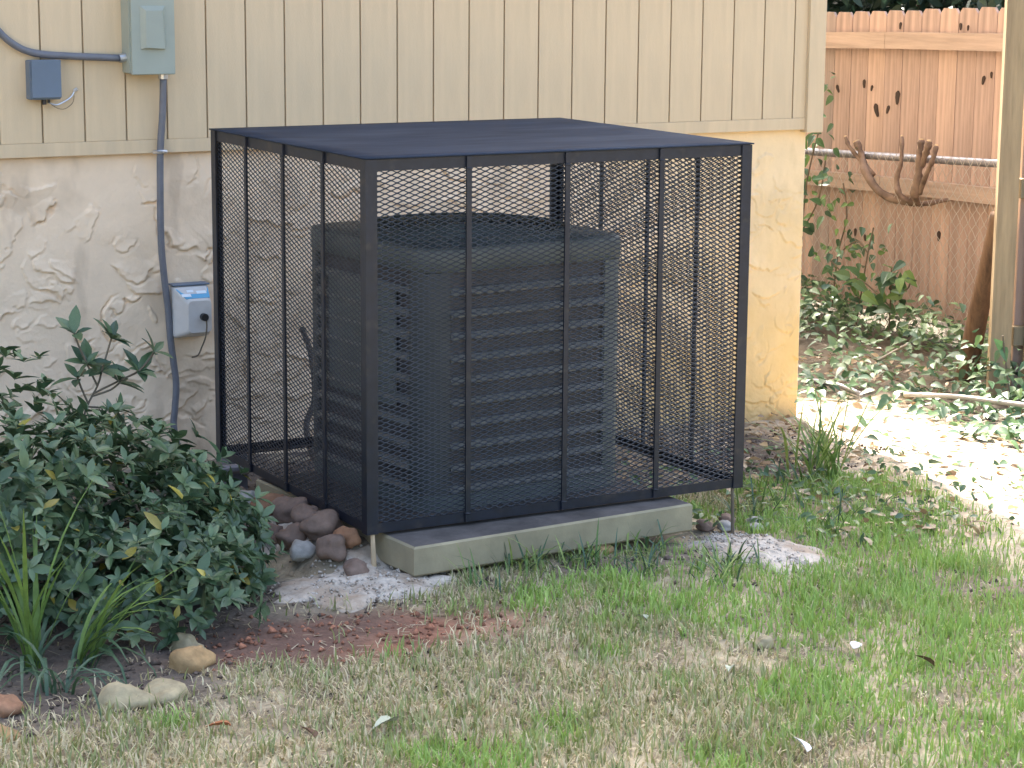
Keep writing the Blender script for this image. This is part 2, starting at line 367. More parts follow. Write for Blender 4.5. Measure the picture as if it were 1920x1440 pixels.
# junction box
jb = empty('junction_box', (.150, -.001, 1.300)); tag(jb, 'small blue grey plastic junction box below the curved cable', 'junction box')
MB().box(-.052, .055, -.05, 0, 0, .135, bev=.003).build('body', M['bluebox'], jb)
MB().box(-.048, .055, -.060, -.0505, .006, .137, bev=.002).build('cover', M['bluebox'], jb)
MB().tube([(.002, -.03, 0), (.002, -.03, -.018)], .008, 8).build('cable_gland', M['rubber'], jb)
MB().tube([(.018, -.03, 0), (.018, -.03, -.012)], .005, 8).build('cable_gland', M['rubber'], jb)
MB().tube(smooth_path([(.018, -.03, -.012), (.045, -.03, -.02), (.08, -.02, -.008), (.105, -.015, .008), (.117, -.012, .028)]), .0028, 5).build('wire', M['metal'], jb)
MB().tube(smooth_path([(.018, -.03, -.012), (.05, -.03, -.032), (.08, -.02, -.034), (.108, -.015, -.015), (.115, -.012, .01)]), .0012, 5).build('wire', M['twig'], jb)
MB().tube([(.115, -.013, .026), (.124, -.018, .034)], .006, 8).build('wire_nut', M['white_plastic'], jb)
# outlet timer
tm = empty('outlet_box', (.672, .0, .425)); tag(tm, 'white plastic outlet box with blue label and plug beside the cage', 'outlet box')
sec = []
def rrect(x0, x1, z0, z1, r, n=4):
    p = []
    for cx, cz, a0 in ((x1-r, z0+r, -90), (x1-r, z1-r, 0), (x0+r, z1-r, 90), (x0+r, z0+r, 180)):
        for k in range(n+1):
            a = R(a0+90*k/n); p.append((cx+r*math.cos(a), cz+r*math.sin(a)))
    return p
def loft(secs):
    mb = MB(); n = len(secs[0]); vs = []; fs = []
    for s_ in secs: vs += s_
    for i in range(len(secs)-1):
        for k in range(n): fs.append((i*n+k, i*n+(k+1) % n, i*n+n+(k+1) % n, i*n+n+k))
    fs.append(tuple(range((len(secs)-1)*n, len(secs)*n))); fs.append(tuple(range(n-1, -1, -1)))
    return mb.add(vs, fs)
def sec_y(y, x0, x1, z0, z1, r): return [(a, y, b) for a, b in rrect(x0, x1, z0, z1, r)]
loft([sec_y(.02, -.065, .073, 0, .19, .012), sec_y(-.02, -.065, .073, 0, .19, .012), sec_y(-.03, -.062, .07, .002, .188, .014), sec_y(-.075, -.036, .062, .018, .150, .016), sec_y(-.09, -.030, .058, .026, .142, .016)]).build('body', M['white_plastic'], tm)
MB().add([(-.056, -.035, .181), (.066, -.035, .181), (.058, -.077, .1505), (-.032, -.077, .1505), (-.056, -.033, .178), (.066, -.033, .178), (.058, -.075, .148), (-.032, -.075, .148)], [(0, 3, 2, 1), (4, 5, 6, 7), (0, 1, 5, 4), (1, 2, 6, 5), (2, 3, 7, 6), (3, 0, 4, 7)]).build('label_panel', M['blue_label'], tm)
MB().box(-.066, .074, -.034, .02, .1905, .197, bev=.002).build('hinge_lid', M['bluebox'], tm)
for (a, b, c, d) in ((-.045, -.010, .55, .85), (-.02, .005, .18, .42), (.015, .052, .30, .6)):
    def lp(u, t): return (u, -.035-.042*t-.0008, .181-.0305*t+.0012)
    MB().add([lp(a, c), lp(a, d), lp(b, d), lp(b, c)], [(0, 1, 2, 3)]).build('print', M['white_print'], tm)
MB().tube([(.026, -.088, .083), (.026, -.112, .083)], .0135, 14).build('plug', M['rubber'], tm)
MB().tube(smooth_path([(.030, -.108, .078), (.033, -.106, .05), (.030, -.10, .01), (.022, -.08, -.03), (.018, -.05, -.065), (.014, -.0, -.08)]), .0028, 6).build('cord', M['twig'], tm)

# ------------------------------------------------------------------ cage
CX0, CX1, CY0, CY1, CZ0, CZ1 = .467, 1.771, -1.978, -.796, .161, 1.239
cg = empty('cage', ((CX0+CX1)/2, (CY0+CY1)/2, CZ0))
tag(cg, 'black steel security cage with expanded metal sides around the air conditioner', 'cage')
OX, OY, OZ = (CX0+CX1)/2, (CY0+CY1)/2, CZ0
W2, D2, HH = (CX1-CX0)/2, (CY1-CY0)/2, CZ1-CZ0
T, LG = .0045, .036
for sx_ in (-1, 1):
    for sy_ in (-1, 1):
        mb = MB(); x0 = sx_*W2; y0 = sy_*D2
        a, b = sorted((x0, x0-sx_*LG)); c, d = sorted((y0, y0-sy_*T)); mb.box(a, b, c, d, .0, HH-.001)
        a, b = sorted((x0, x0-sx_*T)); c, d = sorted((y0-sy_*T, y0-sy_*LG)); mb.box(a, b, c, d, .0, HH-.001)
        mb.build('corner_post', M['black'], cg)
for z0, z1, nm in ((HH-.034, HH-.0012, 'top_rail'), (.0015, .030, 'bottom_rail')):
    zf = z0 if nm == 'bottom_rail' else z1-T
    for sy_ in (-1, 1):
        mb = MB(); y0 = sy_*(D2-T-.0005)
        c, d = sorted((y0, y0-sy_*T)); mb.box(-W2+T+.001, W2-T-.001, c, d, z0, z1)
        c, d = sorted((y0-sy_*T, y0-sy_*LG)); mb.box(-W2+T+.001, W2-T-.001, c, d, zf, zf+T)
        mb.build(nm, M['black'], cg)
    for sx_ in (-1, 1):
        mb = MB(); x0 = sx_*(W2-T-.0005)
        a, b = sorted((x0, x0-sx_*T)); mb.box(a, b, -D2+LG+.003, D2-LG-.003, z0+.0007, z1-.0007)
        a, b = sorted((x0-sx_*T, x0-sx_*LG)); mb.box(a, b, -D2+LG+.003, D2-LG-.003, zf+.0007, zf+T+.0007)
        mb.build(nm, M['black'], cg)
for k in (1, 2, 3):
    x = -W2+2*W2*k/4; MB().box(x-.008, x+.008, -D2-.0025, -D2+.0042, .003, HH-.002).build('bar', M['black'], cg)
    y = -D2+2*D2*k/4
    for sx_ in (-1, 1):
        a, b = sorted((sx_*(W2+.0025), sx_*(W2-.0042)))
        MB().box(a, b, y-.008, y+.008, .003, HH-.002).build('bar', M['black'], cg)
wm = None
for k in (1, 2, 3):
    for z_ in (.028, HH-.036):
        for (x_, y_) in ((-W2+2*W2*k/4, -D2-.001), (-W2-.001, -D2+2*D2*k/4), (W2+.001, -D2+2*D2*k/4)):
            if wm is None:
                o = MB().tube([(-.010, 0, 0), (-.004, 0, .001), (.003, 0, -.001), (.010, 0, 0)], [.0025, .0042, .0038, .0025], 6).build('weld', M['black'], cg, True); wm = o.data
            else: o = link('weld', wm, None, cg)
            o.location = (x_, y_, z_+rnd.uniform(-.002, .002))
            if abs(x_) > W2: o.rotation_euler = (0, 0, math.pi/2)
# top plate, slightly dished
n_ = 14; vs = []; fs = []
for j in (0, 1):
    for a in range(n_+1):
        for b in range(n_+1):
            u = -1+2*a/n_; v = -1+2*b/n_
            dz = -.006*(1-u*u)*(1-v*v)+.0025*math.sin(3*u+1)*math.cos(2.5*v)*(1-u**4)*(1-v**4)
            vs.append((u*(W2+.004), v*(D2+.004), HH+.0005+dz+(.004 if j else 0)))
N = (n_+1)**2
for a in range(n_):
    for b in range(n_):
        i = a*(n_+1)+b; fs.append((N+i, N+i+n_+1, N+i+n_+2, N+i+1)); fs.append((i+1, i+n_+2, i+n_+1, i))
edge = [a*(n_+1) for a in range(n_+1)]+[n_*(n_+1)+b for b in range(1, n_+1)]+[a*(n_+1)+n_ for a in range(n_-1, -1, -1)]+[b for b in range(n_-1, 0, -1)]
for i in range(len(edge)):
    p, q = edge[i], edge[(i+1) % len(edge)]; fs.append((p, q, N+q, N+p))
MB().add(vs, fs).build('top_plate', M['plate'], cg, True)
# expanded metal
LWD, SWD = .0375, .0146
def expanded(length, height):
    """zigzag strands; local u along length, v up, n out"""
    nz = int(height/(SWD/2)); ns = int(length/(LWD/2)); us = np.arange(ns+1)*LWD/2
    seg = np.arange(ns+1); V = []; F = []
    half = .00128
    for k in range(nz):
        ph = (seg+k) % 2
        vc = (k+.5)*SWD/2+(ph*2-1)*(SWD/4-half*.55)
        # flat bonds: double points
        uu = np.repeat(us, 2); uu[0::2] -= .0028; uu[1::2] += .0028; vv = np.repeat(vc, 2)
        uu = np.clip(uu, 0, length)
        nn_ = len(uu); b0 = len(V)*1
        tilt = .0006
        ring = np.stack([np.stack([uu, np.full(nn_, -.0009), vv-half-tilt], -1), np.stack([uu, np.full(nn_, .0009), vv-half+tilt], -1),
                         np.stack([uu, np.full(nn_, .0009), vv+half+tilt], -1), np.stack([uu, np.full(nn_, -.0009), vv+half-tilt], -1)], 1)
        V.append(ring.reshape(-1, 3))
    V_ = np.concatenate(V); nn_ = 2*(ns+1); i = np.arange(nn_-1)[:, None]*4
    f = []
    for a in range(4): f.append(np.concatenate([i+a, i+4+a, i+4+(a+1) % 4, i+(a+1) % 4], 1))
    f = np.concatenate(f); F_ = np.concatenate([f+k*nn_*4 for k in range(nz)])
    return V_, F_
V1, F1 = expanded(2*W2-.02, HH-.012)
p = V1.copy(); p[:, 0] += -W2+.01; p[:, 1] = V1[:, 1]-D2+T+.0075; p[:, 2] += .008
fast_mesh('mesh_panel', p, F1, M['meshm'], cg)['kind'] = 'stuff'
V2, F2 = expanded(2*D2-.02, HH-.012)
for sx_ in (-1, 1):
    p = np.stack([V2[:, 1]+sx_*(W2-T-.0075), V2[:, 0]-D2+.01, V2[:, 2]+.008], -1)
    fast_mesh('mesh_panel', p, F2, M['meshm'], cg)['kind'] = 'stuff'
# stakes under the cage corners
for (x, y, lab, mm, r_) in ((CX0+.022, CY0+.012, 'weathered pale stake under the near left cage corner', 'cutwood', .008), (CX1-.03, CY0+.015, 'thin rusty stake under the right front cage corner', 'twig', .006)):
    tag(MB().tube([(x+.008, y, gh(x, y)-.05), (x+.004, y, .09), (x, y, .172)], [r_, r_, r_*.8], 7).build('stake', M[mm]), lab, 'stake')

# ------------------------------------------------------------------ pad + AC
pad = MB().box(-.497, .497, 0, .99, 0, .088, bev=.006).build('concrete_pad', M['pad'])
pad.data.materials.append(mat('pad_shaded_top', (.12, .105, .095), .9, .25, 9, .001, 120))  # shade on the pad top put into a darker colour
for p_ in pad.data.polygons:
    if p_.normal.z > .9: p_.material_index = 1
pad.location = (1.0385, -2.090, .064); pad.rotation_euler = (0, 0, R(4.4))
tag(pad, 'grey green concrete equipment pad under the air conditioner', 'pad')
ac = empty('air_conditioner', (1.075, -1.405, .1525), R(5)); tag(ac, 'square dark grey air conditioner unit inside the black cage', 'air conditioner')
hw = .372; TOPZ = .80
def rsq(h, r, n=6): return rrect(-h, h, -h, h, r, n)
MB().prism(rsq(hw-.013, .06), .03, TOPZ-.06).build('coil', M['coil'], ac)
MB().prism(rsq(hw, .075), 0, .05).build('base_pan', M['ac'], ac)
# corner posts
for q in range(4):
    Mz = Matrix.Rotation(q*math.pi/2, 4, 'Z'); r_ = .075
    out = [(hw, hw-.088)]+[(hw-r_+r_*math.cos(R(a)), hw-r_+r_*math.sin(R(a))) for a in range(0, 91, 15)]+[(hw-.088, hw)]
    t_ = .02
    inn = [(hw-.088, hw-t_)]+[(hw-r_+(r_-t_)*math.cos(R(a)), hw-r_+(r_-t_)*math.sin(R(a))) for a in range(90, -1, -15)]+[(hw-t_, hw-.088)]
    MB().prism(out+inn, .0505, TOPZ-.0755, Mz).build('corner_post', M['ac'] if q == 3 else M['acpost'], ac)
# louvers, with the light caught on their lips put into a paler colour
NL = 10; pitch_ = (TOPZ-.0755-.055)/NL
prof = [(0, .0), (.015, .001), (.016, .006), (.002, .021), (-.012, .0215), (-.012, .0)]
lm = None
for q in range(4):
    for k in range(NL):
        if lm is None:
            n = len(prof); L2 = hw-.0885
            vs = [(-L2, -hw+.006-d, z) for d, z in prof]+[(L2, -hw+.006-d, z) for d, z in prof]
            fs = [tuple(range(n)), tuple(range(2*n-1, n-1, -1))]+[(i, n+i, n+(i+1) % n, (i+1) % n) for i in range(n)]
            o = MB().add(vs, fs).build('louver', M['louver'], ac); lm = o.data
        else: o = link('louver', lm, None, ac)
        o.location = (0, 0, .053+k*pitch_); o.rotation_euler = (0, 0, q*math.pi/2)
# top cap: ring of rounded square with round opening
def cap_section():
    mb = MB(); n = 64; ang = [2*math.pi*k/n for k in range(n)]
    def sq(h, r):
        out = []
        for a in ang:
            c, s_ = math.cos(a), math.sin(a); e = 9.0
            rr = (abs(c)**e+abs(s_)**e)**(-1/e); out.append((h*rr*c, h*rr*s_))
        return out
    rings = []
    for h, z in ((hw-.012, TOPZ-.075), (hw+.010, TOPZ-.073), (hw+.011, TOPZ-.014), (hw+.006, TOPZ-.004), (hw-.008, TOPZ)):
        rings.append([(x, y, z) for x, y in sq(h, .08)])
    for r_, z in ((.338, TOPZ+.004), (.332, TOPZ+.014), (.322, TOPZ+.014), (.318, TOPZ), (.318, TOPZ-.07)):
        rings.append([(r_*math.cos(a), r_*math.sin(a), z) for a in ang])
    vs = [p for r_ in rings for p in r_]; fs = []
    for i in range(len(rings)-1):
        for k in range(n): fs.append((i*n+k, i*n+(k+1) % n, i*n+n+(k+1) % n, i*n+n+k))
    return mb.add(vs, fs)
cap = cap_section().build('top_cap', M['ac'], ac, True)
mb = MB()
for i in range(15):
    r_ = .06+.0185*i; zz = TOPZ+.006+.016*(1-(r_/.33)**2)
    mb.tube([(r_*math.cos(a*math.pi/20), r_*math.sin(a*math.pi/20), zz) for a in range(41)], .0022, 4, False)
for k in range(10):
    a = k*math.pi/5; mb.tube([(r_*math.cos(a), r_*math.sin(a), TOPZ+.003+.016*(1-(r_/.33)**2)) for r_ in (.05, .12, .2, .27, .325)], .003, 4)
mb.build('fan_grille', M['ac'], ac)
MB().prism([(.065*math.cos(a*math.pi/12), .065*math.sin(a*math.pi/12)) for a in range(24)], TOPZ-.12, TOPZ+.018).build('motor_cap', M['louver'], ac)
for k in range(4):
    a = k*math.pi/2+.4; c, s_ = math.cos(a), math.sin(a)
    P = [Vector((c*u-s_*v, s_*u+c*v, TOPZ-.09+dz)) for u, v, dz in ((.06, -.03, -.02), (.29, -.10, -.03), (.30, .10, .03), (.06, .03, .02))]
    MB().add(P+[q_+Vector((0, 0, .003)) for q_ in P], [(3, 2, 1, 0), (4, 5, 6, 7), (0, 1, 5, 4), (1, 2, 6, 5), (2, 3, 7, 6), (3, 0, 4, 7)]).build('fan_blade', M['rubber'], ac)
MB().tube([(0, 0, TOPZ-.2), (0, 0, TOPZ-.19)], .31, 24).build('fan_deck', M['rubber'], ac)
# service panel on the left side
MB().box(-hw-.004, -hw+.006, -.20, .20, .30, .66, bev=.003).build('service_panel', M['ac'], ac)
# refrigerant line from the wall to the unit
ln = MB().tube(smooth_path([(1.12, -.01, .42), (1.08, -.18, .36), (1.0, -.40, .24), (.93, -.48, .16), (.90, -.60, .08), (.86, -.80, .06), (.80, -.98, .10), (.80, -1.08, .16)]), .011, 8).build('refrigerant_line', M['rubber'], None, True)
tag(ln, 'black insulated refrigerant line behind the air conditioner', 'pipe')
pv = empty('pipe_fitting', (.60, -.62, gh(.6, -.62))); tag(pv, 'grey pipe fitting on the ground by the rear cage post', 'pipe fitting')
MB().tube([(-.06, 0, .08), (.035, -.01, .085)], .018, 10).build('pipe', M['galv'], pv)
MB().tube([(.02, -.01, .085), (.045, -.01, .085)], .024, 10).build('coupling', M['metal'], pv)
MB().box(-.01, .06, .03, .09, -.03, .135, bev=.004).build('block', M['cable'], pv)

# ------------------------------------------------------------------ footings, rocks
def rock(name, loc, dim, m_, seed, flat=.0, rot=0):
    r_ = random.Random(seed); vs = []; fs = []; nu, nv = 20, 13
    ph = [r_.uniform(0, 6.28) for _ in range(8)]
    for j in range(nv+1):
        t = math.pi*j/nv
        for i in range(nu):
            a = 2*math.pi*i/nu; d = Vector((math.sin(t)*math.cos(a), math.sin(t)*math.sin(a), math.cos(t)))
            k = 1+.13*math.sin(3*d.x+ph[0])+.10*math.sin(4*d.y+ph[1])+.09*math.sin(5*d.z+ph[2]+2*d.x)+.06*math.sin(7*d.x+6*d.y+ph[3])+.16*(float(fbm(d.x*1.3+seed, d.y*1.3+d.z*.9, 2.2, 4, seed))-.5)*2
            vs.append((d.x*k*dim[0]/2, d.y*k*dim[1]/2, d.z*k*dim[2]/2))
    for j in range(nv):
        for i in range(nu): fs.append((j*nu+i, (j+1)*nu+i, (j+1)*nu+(i+1) % nu, j*nu+(i+1) % nu))
    o = MB().add(vs, fs).build(name, m_, None, True); o.location = loc; o.rotation_euler = (r_.uniform(-.2, .2), r_.uniform(-.2, .2), rot)
    return o
def slab(name, cx, cy, rx, ry, h, seed, label):
    n = 96; m_ = 26; vs = []; fs = []
    for j in range(m_+1):
        for i in range(n):
            a = 2*math.pi*i/n; rr = j/m_
            ed = 1+.55*(float(fbm(math.cos(a)*1.3+seed, math.sin(a)*1.3, 2.2, 5, seed))-.5)*2
            x = cx+rx*rr*ed*math.cos(a); y = cy+ry*rr*ed*math.sin(a)
            z = gh(x, y)+h*(1-rr**3)+(float(fbm(x, y, 9, 2, seed))-.5)*.022*(1-rr**4)+(float(fbm(x, y, 55, 3, seed))-.5)*.016*(1-rr**4)-.02*(rr == 1)
            vs.append((x, y, z))
    for j in range(m_):
        for i in range(n): fs.append((j*n+i, (j+1)*n+i, (j+1)*n+(i+1) % n, j*n+(i+1) % n))
    o = MB().add(vs, fs).build(name, M['concrete'], None, True); tag(o, label, 'footing'); return o
slab('concrete_footing', .415, -2.08, .25, .20, .022, 3, 'pale spilled concrete footing around the near left cage stake')
slab('concrete_footing', 1.67, -2.20, .17, .26, .022, 8, 'pale spilled concrete footing by the right front cage corner')
slab('concrete_footing', .35, -1.50, .10, .22, .012, 12, 'thin pale concrete smear along the left side of the cage')
rk = [((-.276, -2.535), (.13, .10, .085), 0, 'orange tan rock at the foot of the shrub'),
      ((-.24, -2.40), (.12, .08, .07), 1, 'yellowish rock half hidden under the low shrub leaves'),
      ((-.525, -2.755), (.14, .10, .08), 1, 'left one of two pale cream edging rocks in the lawn'),
      ((-.425, -2.725), (.13, .10, .07), 1, 'right one of two pale cream edging rocks in the lawn'),
      ((-.79, -2.66), (.10, .08, .07), 4, 'rust red rock at the left picture edge'),
      ((-.845, -2.83), (.08, .07, .05), 0, 'tan rock at the left picture edge below the rust red rock')]
for i, (xy, d, mi, lab) in enumerate(rk):
    tag(rock('rock', (xy[0], xy[1], gh(*xy)+d[2]*.06), d, ROCK[mi], 30+i, rot=i*1.1+.5), lab, 'rock')
cob = [(.43, -1.98, .085), (.40, -1.88, .10), (.46, -1.86, .085), (.42, -1.76, .12), (.34, -1.80, .085), (.43, -1.64, .11), (.36, -1.68, .10), (.42, -1.52, .12), (.35, -1.56, .09), (.40, -1.40, .11), (.33, -1.44, .085), (.39, -1.28, .11), (.38, -1.16, .12), (.31, -1.30, .08), (.36, -1.04, .11)]
for i, (x, y, d) in enumerate(cob):
    tag(rock('cobble', (x, y, gh(x, y)+d*.28), (d, d*.85, d*.75), ROCK[(2, 2, 4, 2, 3, 2, 2)[i % 7]], 60+i, rot=i), 'brown river cobble in the pile beside the left cage side', 'cobble', 'cobbles beside the left cage side')
cob = [(1.80, -1.85, .07), (1.75, -1.92, .06), (1.84, -1.95, .055), (1.70, -1.88, .06), (1.88, -1.88, .05), (1.66, -1.80, .06)]
for i, (x, y, d) in enumerate(cob):
    tag(rock('cobble', (x, y, gh(x, y)+d*.25), (d, d*.9, d*.55), ROCK[(2, 3, 3)[i % 3]], 90+i, rot=i), 'grey pebble by the right front cage corner', 'cobble', 'pebbles by the right front cage corner')
tag(rock('cobble', (1.20, -2.06, .04), (.09, .06, .06), ROCK[0], 120), 'ochre rock wedged under the front edge of the concrete pad', 'rock')
tag(rock('rock', (1.088, -3.064, gh(1.09, -3.06)+.015), (.055, .04, .035), ROCK[1], 121), 'small cream stone lying in the middle of the lawn', 'rock')
tag(rock('rock', (2.10, -2.88, gh(2.1, -2.88)+.0), (.20, .10, .05), ROCK[2], 122), 'flat pinkish rock in bare soil at the right picture edge', 'rock')

# ------------------------------------------------------------------ leaf tools
def leaf_shape(kind):
    """verts (u across, v along, w up) and quads/tri rows"""
    if kind == 'ellip': prof = [(0, .04), (.25, .34), (.55, .42), (.8, .25), (1, .02)]
    elif kind == 'heart': prof = [(0, .08), (.15, .48), (.4, .5), (.75, .26), (1, .02)]
    else: prof = [(0, .06), (.3, .22), (.6, .2), (.85, .1), (1, .01)]
    v = []
    for t, hw_ in prof:
        bend = -.18*t*t
        v += [(-hw_*.5*1.0, t, bend+hw_*.16), (0, t, bend), (hw_*.5, t, bend+hw_*.16)]
    f = []
    for i in range(len(prof)-1):
        for k in (0, 1): f.append((i*3+k, i*3+k+1, i*3+k+4, i*3+k+3))
    return np.array(v), np.array(f)
def leaf_mass(pos, nrm, tan, size, cols, kind='ellip', width=1.0):
    """arrays: pos (n,3) base, tan (n,3) direction, nrm (n,3) up of leaf, size (n), cols (n,3)"""
    lv, lf = leaf_shape(kind); n = len(pos)
    tan = tan/np.linalg.norm(tan, axis=1, keepdims=True)
    side_ = np.cross(tan, nrm); side_ /= np.linalg.norm(side_, axis=1, keepdims=True)+1e-9
    nr = np.cross(side_, tan)
    V = pos[:, None]+size[:, None, None]*(lv[None, :, 0:1]*width*side_[:, None]+lv[None, :, 1:2]*tan[:, None]+lv[None, :, 2:3]*nr[:, None])
    F = (np.arange(n)*len(lv))[:, None, None]+lf[None]
    C = np.repeat(cols[:, None], len(lv), 1)
    return V.reshape(-1, 3), F.reshape(-1, 4), C.reshape(-1, 3)
def rosettes(P, N, size, nl=6, spread=.9, r_=None):
    """whorls of leaves at P with axis N"""
    r_ = r_ or rs; pos = []; nr = []; tn = []; sz = []
    for p, n, s_ in zip(P, N, size):
        n = n/np.linalg.norm(n); a = np.cross(n, (0.3, .5, .8)); a /= np.linalg.norm(a); b = np.cross(n, a)
        k = r_.randint(nl-2, nl+2); a0 = r_.rand()*6.28
        for i in range(k):
            an = a0+i*6.283/k+r_.uniform(-.3, .3); sp = spread*r_.uniform(.6, 1.35)
            d = n*math.cos(sp)+(a*math.cos(an)+b*math.sin(an))*math.sin(sp)
            pos.append(p-n*.006*r_.rand()); tn.append(d); nr.append(n*math.sin(sp)-(a*math.cos(an)+b*math.sin(an))*math.cos(sp)+r_.uniform(-.25, .25, 3)); sz.append(s_*r_.uniform(.65, 1.2))
    return np.array(pos), np.array(nr), np.array(tn), np.array(sz)
def leaf_colors(n, a, b, r_=None, yellow=0):
    r_ = r_ or rs; t = r_.rand(n)[:, None]; c = np.array(a)*(1-t)+np.array(b)*t
    if yellow: k = r_.rand(n) < yellow; c[k] = np.array((.34, .29, .05))*r_.uniform(.6, 1.2, (k.sum(), 1))
    return c
_leafcache = {}
def leaf_objects(parent, pos, nr, tn, sz, cols, mats, kind='ellip', width=1.0, org=Vector((0, 0, 0))):
    """single leaves as objects sharing mesh data"""
    for i in range(len(pos)):
        mi = i % len(mats); key = (kind, width, mats[mi].name)
        t = Vector(tn[i]).normalized(); s_ = t.cross(Vector(nr[i])).normalized(); n_ = s_.cross(t)
        if key not in _leafcache:
            lv, lf = leaf_shape(kind); lv = lv.copy(); lv[:, 0] *= width
            me = bpy.data.meshes.new('leaf'); me.from_pydata([tuple(v) for v in lv], [], [tuple(f) for f in lf]); _leafcache[key] = me
            o = link('leaf', me, mats[mi], parent)
        else: o = link('leaf', _leafcache[key], None, parent)
        Mx = Matrix((s_, t, n_)).transposed()*float(sz[i]); Mx = Mx.to_4x4() if Mx.row[0].__len__() == 3 else Mx
        Mx = Matrix(((s_.x*sz[i], t.x*sz[i], n_.x*sz[i], pos[i][0]-org.x), (s_.y*sz[i], t.y*sz[i], n_.y*sz[i], pos[i][1]-org.y), (s_.z*sz[i], t.z*sz[i], n_.z*sz[i], pos[i][2]-org.z), (0, 0, 0, 1)))
        o.matrix_local = Mx
LM = [mat('leaf_green_%d' % i, c, .36, .15, 40, trans=.12) for i, c in enumerate([(.052, .102, .048), (.075, .135, .060), (.044, .088, .045), (.105, .165, .075), (.15, .21, .11)])]
LY = [mat('leaf_yellow', (.36, .30, .05), .5, .15, 30, trans=.2)]
IM = [mat('ivy_green_%d' % i, c, .42, .15, 40, trans=.2) for i, c in enumerate([(.09, .18, .075), (.065, .135, .07), (.14, .25, .07)])]

# ------------------------------------------------------------------ shrub
sh = empty('shrub', (-.45, -1.75, gz(-.45, -1.75))); tag(sh, 'dark green broadleaf shrub against the stucco wall left of the cage', 'shrub')
so = sh.location.copy()
ell = [((-.62, -1.70, .31), (.50, .55, .40)), ((-.20, -1.70, .24), (.36, .45, .27)), ((-.03, -1.80, .14), (.24, .33, .20)), ((-.27, -2.14, .13), (.32, .27, .22)), ((-.75, -1.98, .22), (.45, .30, .32)), ((.07, -1.40, .17), (.20, .30, .15)), ((-.1, -1.2, .18), (.3, .3, .2)), ((-.95, -1.5, .3), (.5, .5, .36))]
P = []; Nn = []
while len(P) < 1900:
    c, r_ = ell[rs.choice(len(ell), p=[.2, .16, .11, .13, .16, .08, .06, .10])]
    d = rs.normal(size=3); d /= np.linalg.norm(d); k = 1-.42*rs.rand()**2.2
    p = np.array(c)+np.array(r_)*d*k*(1+.18*rs.normal()*.5)
    ins = any((((p-np.array(c2))/np.array(r2))**2).sum() < .42 for c2, r2 in ell if c2 is not c)
    if p[2] < gz(p[0], p[1])+.03 or p[1] > -.03 or (ins and rs.rand() < .8): continue
    if p[0] > CX0-.02 and p[1] > CY0: continue
    P.append(p); Nn.append(d*np.array((1, 1, .8))+np.array((0, 0, .75))+rs.normal(size=3)*.3)
P = np.array(P); Nn = np.array(Nn)
pos, nr, tn, sz = rosettes(P, Nn, rs.uniform(.034, .062, len(P)), 6, 1.05)
camp = np.array(CAM); dist = np.linalg.norm(pos-camp, axis=1)
facing = (pos-np.array((-.45, -1.6, .15)))@np.array((-.35, -.85, .4))
order = np.argsort(-facing+rs.rand(len(pos))*.55)
near = order[:220]; rest = order[220:]
leaf_objects(sh, pos[near], nr[near], tn[near], sz[near], None, LM, 'ellip', 1.0, so)
V_, F_, C_ = leaf_mass(pos[rest], nr[rest], tn[rest], sz[rest], leaf_colors(len(rest), (.036, .078, .038), (.12, .185, .085), None, .012))
fo = fast_mesh('foliage', V_-np.array(so), F_, M['leaf'], sh, C_); fo['kind'] = 'stuff'
mb = MB()
for i in range(46):
    p = P[rs.randint(len(P))]; b = np.array((-.45+.5*rs.normal()*.5, -1.75+.3*rs.normal()*.5, gz(-.45, -1.75)))
    mid = b*.5+p*.5+rs.normal(size=3)*.05
    mb.tube(smooth_path([b-np.array(so), mid-np.array(so), p-np.array(so)], 3), [.007, .006, .006, .005, .004, .003, .002], 5)
mb.build('stems', M['twig'], sh)['kind'] = 'stuff'
# tall shoot
Yt = -1.3
shoot = [[(-.16, Yt, .36), (-.139, Yt, .459), (-.10, Yt, .53), (-.085, Yt, .575), (-.06, Yt, .65), (-.052, Yt, .672)], [(-.10, Yt, .53), (-.13, Yt, .60), (-.155, Yt, .66), (-.165, Yt, .695)], [(-.11, Yt, .51), (-.02, Yt, .545), (.03, Yt, .565), (.065, Yt, .60), (.08, Yt, .62)], [(-.13, Yt, .48), (-.15, Yt, .53), (-.16, Yt, .56)], [(-.12, Yt, .50), (-.06, Yt, .515), (-.03, Yt, .535)], [(-.13, Yt, .47), (-.07, Yt, .46), (-.05, Yt, .45)]]
pp = []; nn_ = []
for s_ in shoot:
    MB().tube([Vector(q)-so for q in smooth_path(s_, 3)], .0032, 5).build('stem', M['twig'], sh)
    e = np.array(s_[-1]); d = e-np.array(s_[-2]); pp.append(e); nn_.append(d/np.linalg.norm(d)+np.array((0, -.3, .3)))
    if len(s_) > 3:
        e = np.array(s_[-3]); pp.append(e); nn_.append(np.array((0, -.5, .8)))
pos, nr, tn, sz = rosettes(np.array(pp), np.array(nn_), np.full(len(pp), .074), 7, 1.05)
leaf_objects(sh, pos, nr, tn, sz, None, LM, 'ellip', 1.0, so)
yl = np.array([(-.33, -2.29, .30), (-.30, -2.30, .27), (-.29, -2.31, .22), (-.40, -2.33, .16), (-.37, -2.34, .12)])
leaf_objects(sh, yl, np.tile((-.4, -.8, .3), (5, 1)), np.array([(-.6, -.2, -.3), (.1, -.3, -.8), (.2, -.2, -1), (-.3, 0, .3), (0, -.2, -1)]), np.full(5, .05), None, LY, 'ellip', 1.0, so)

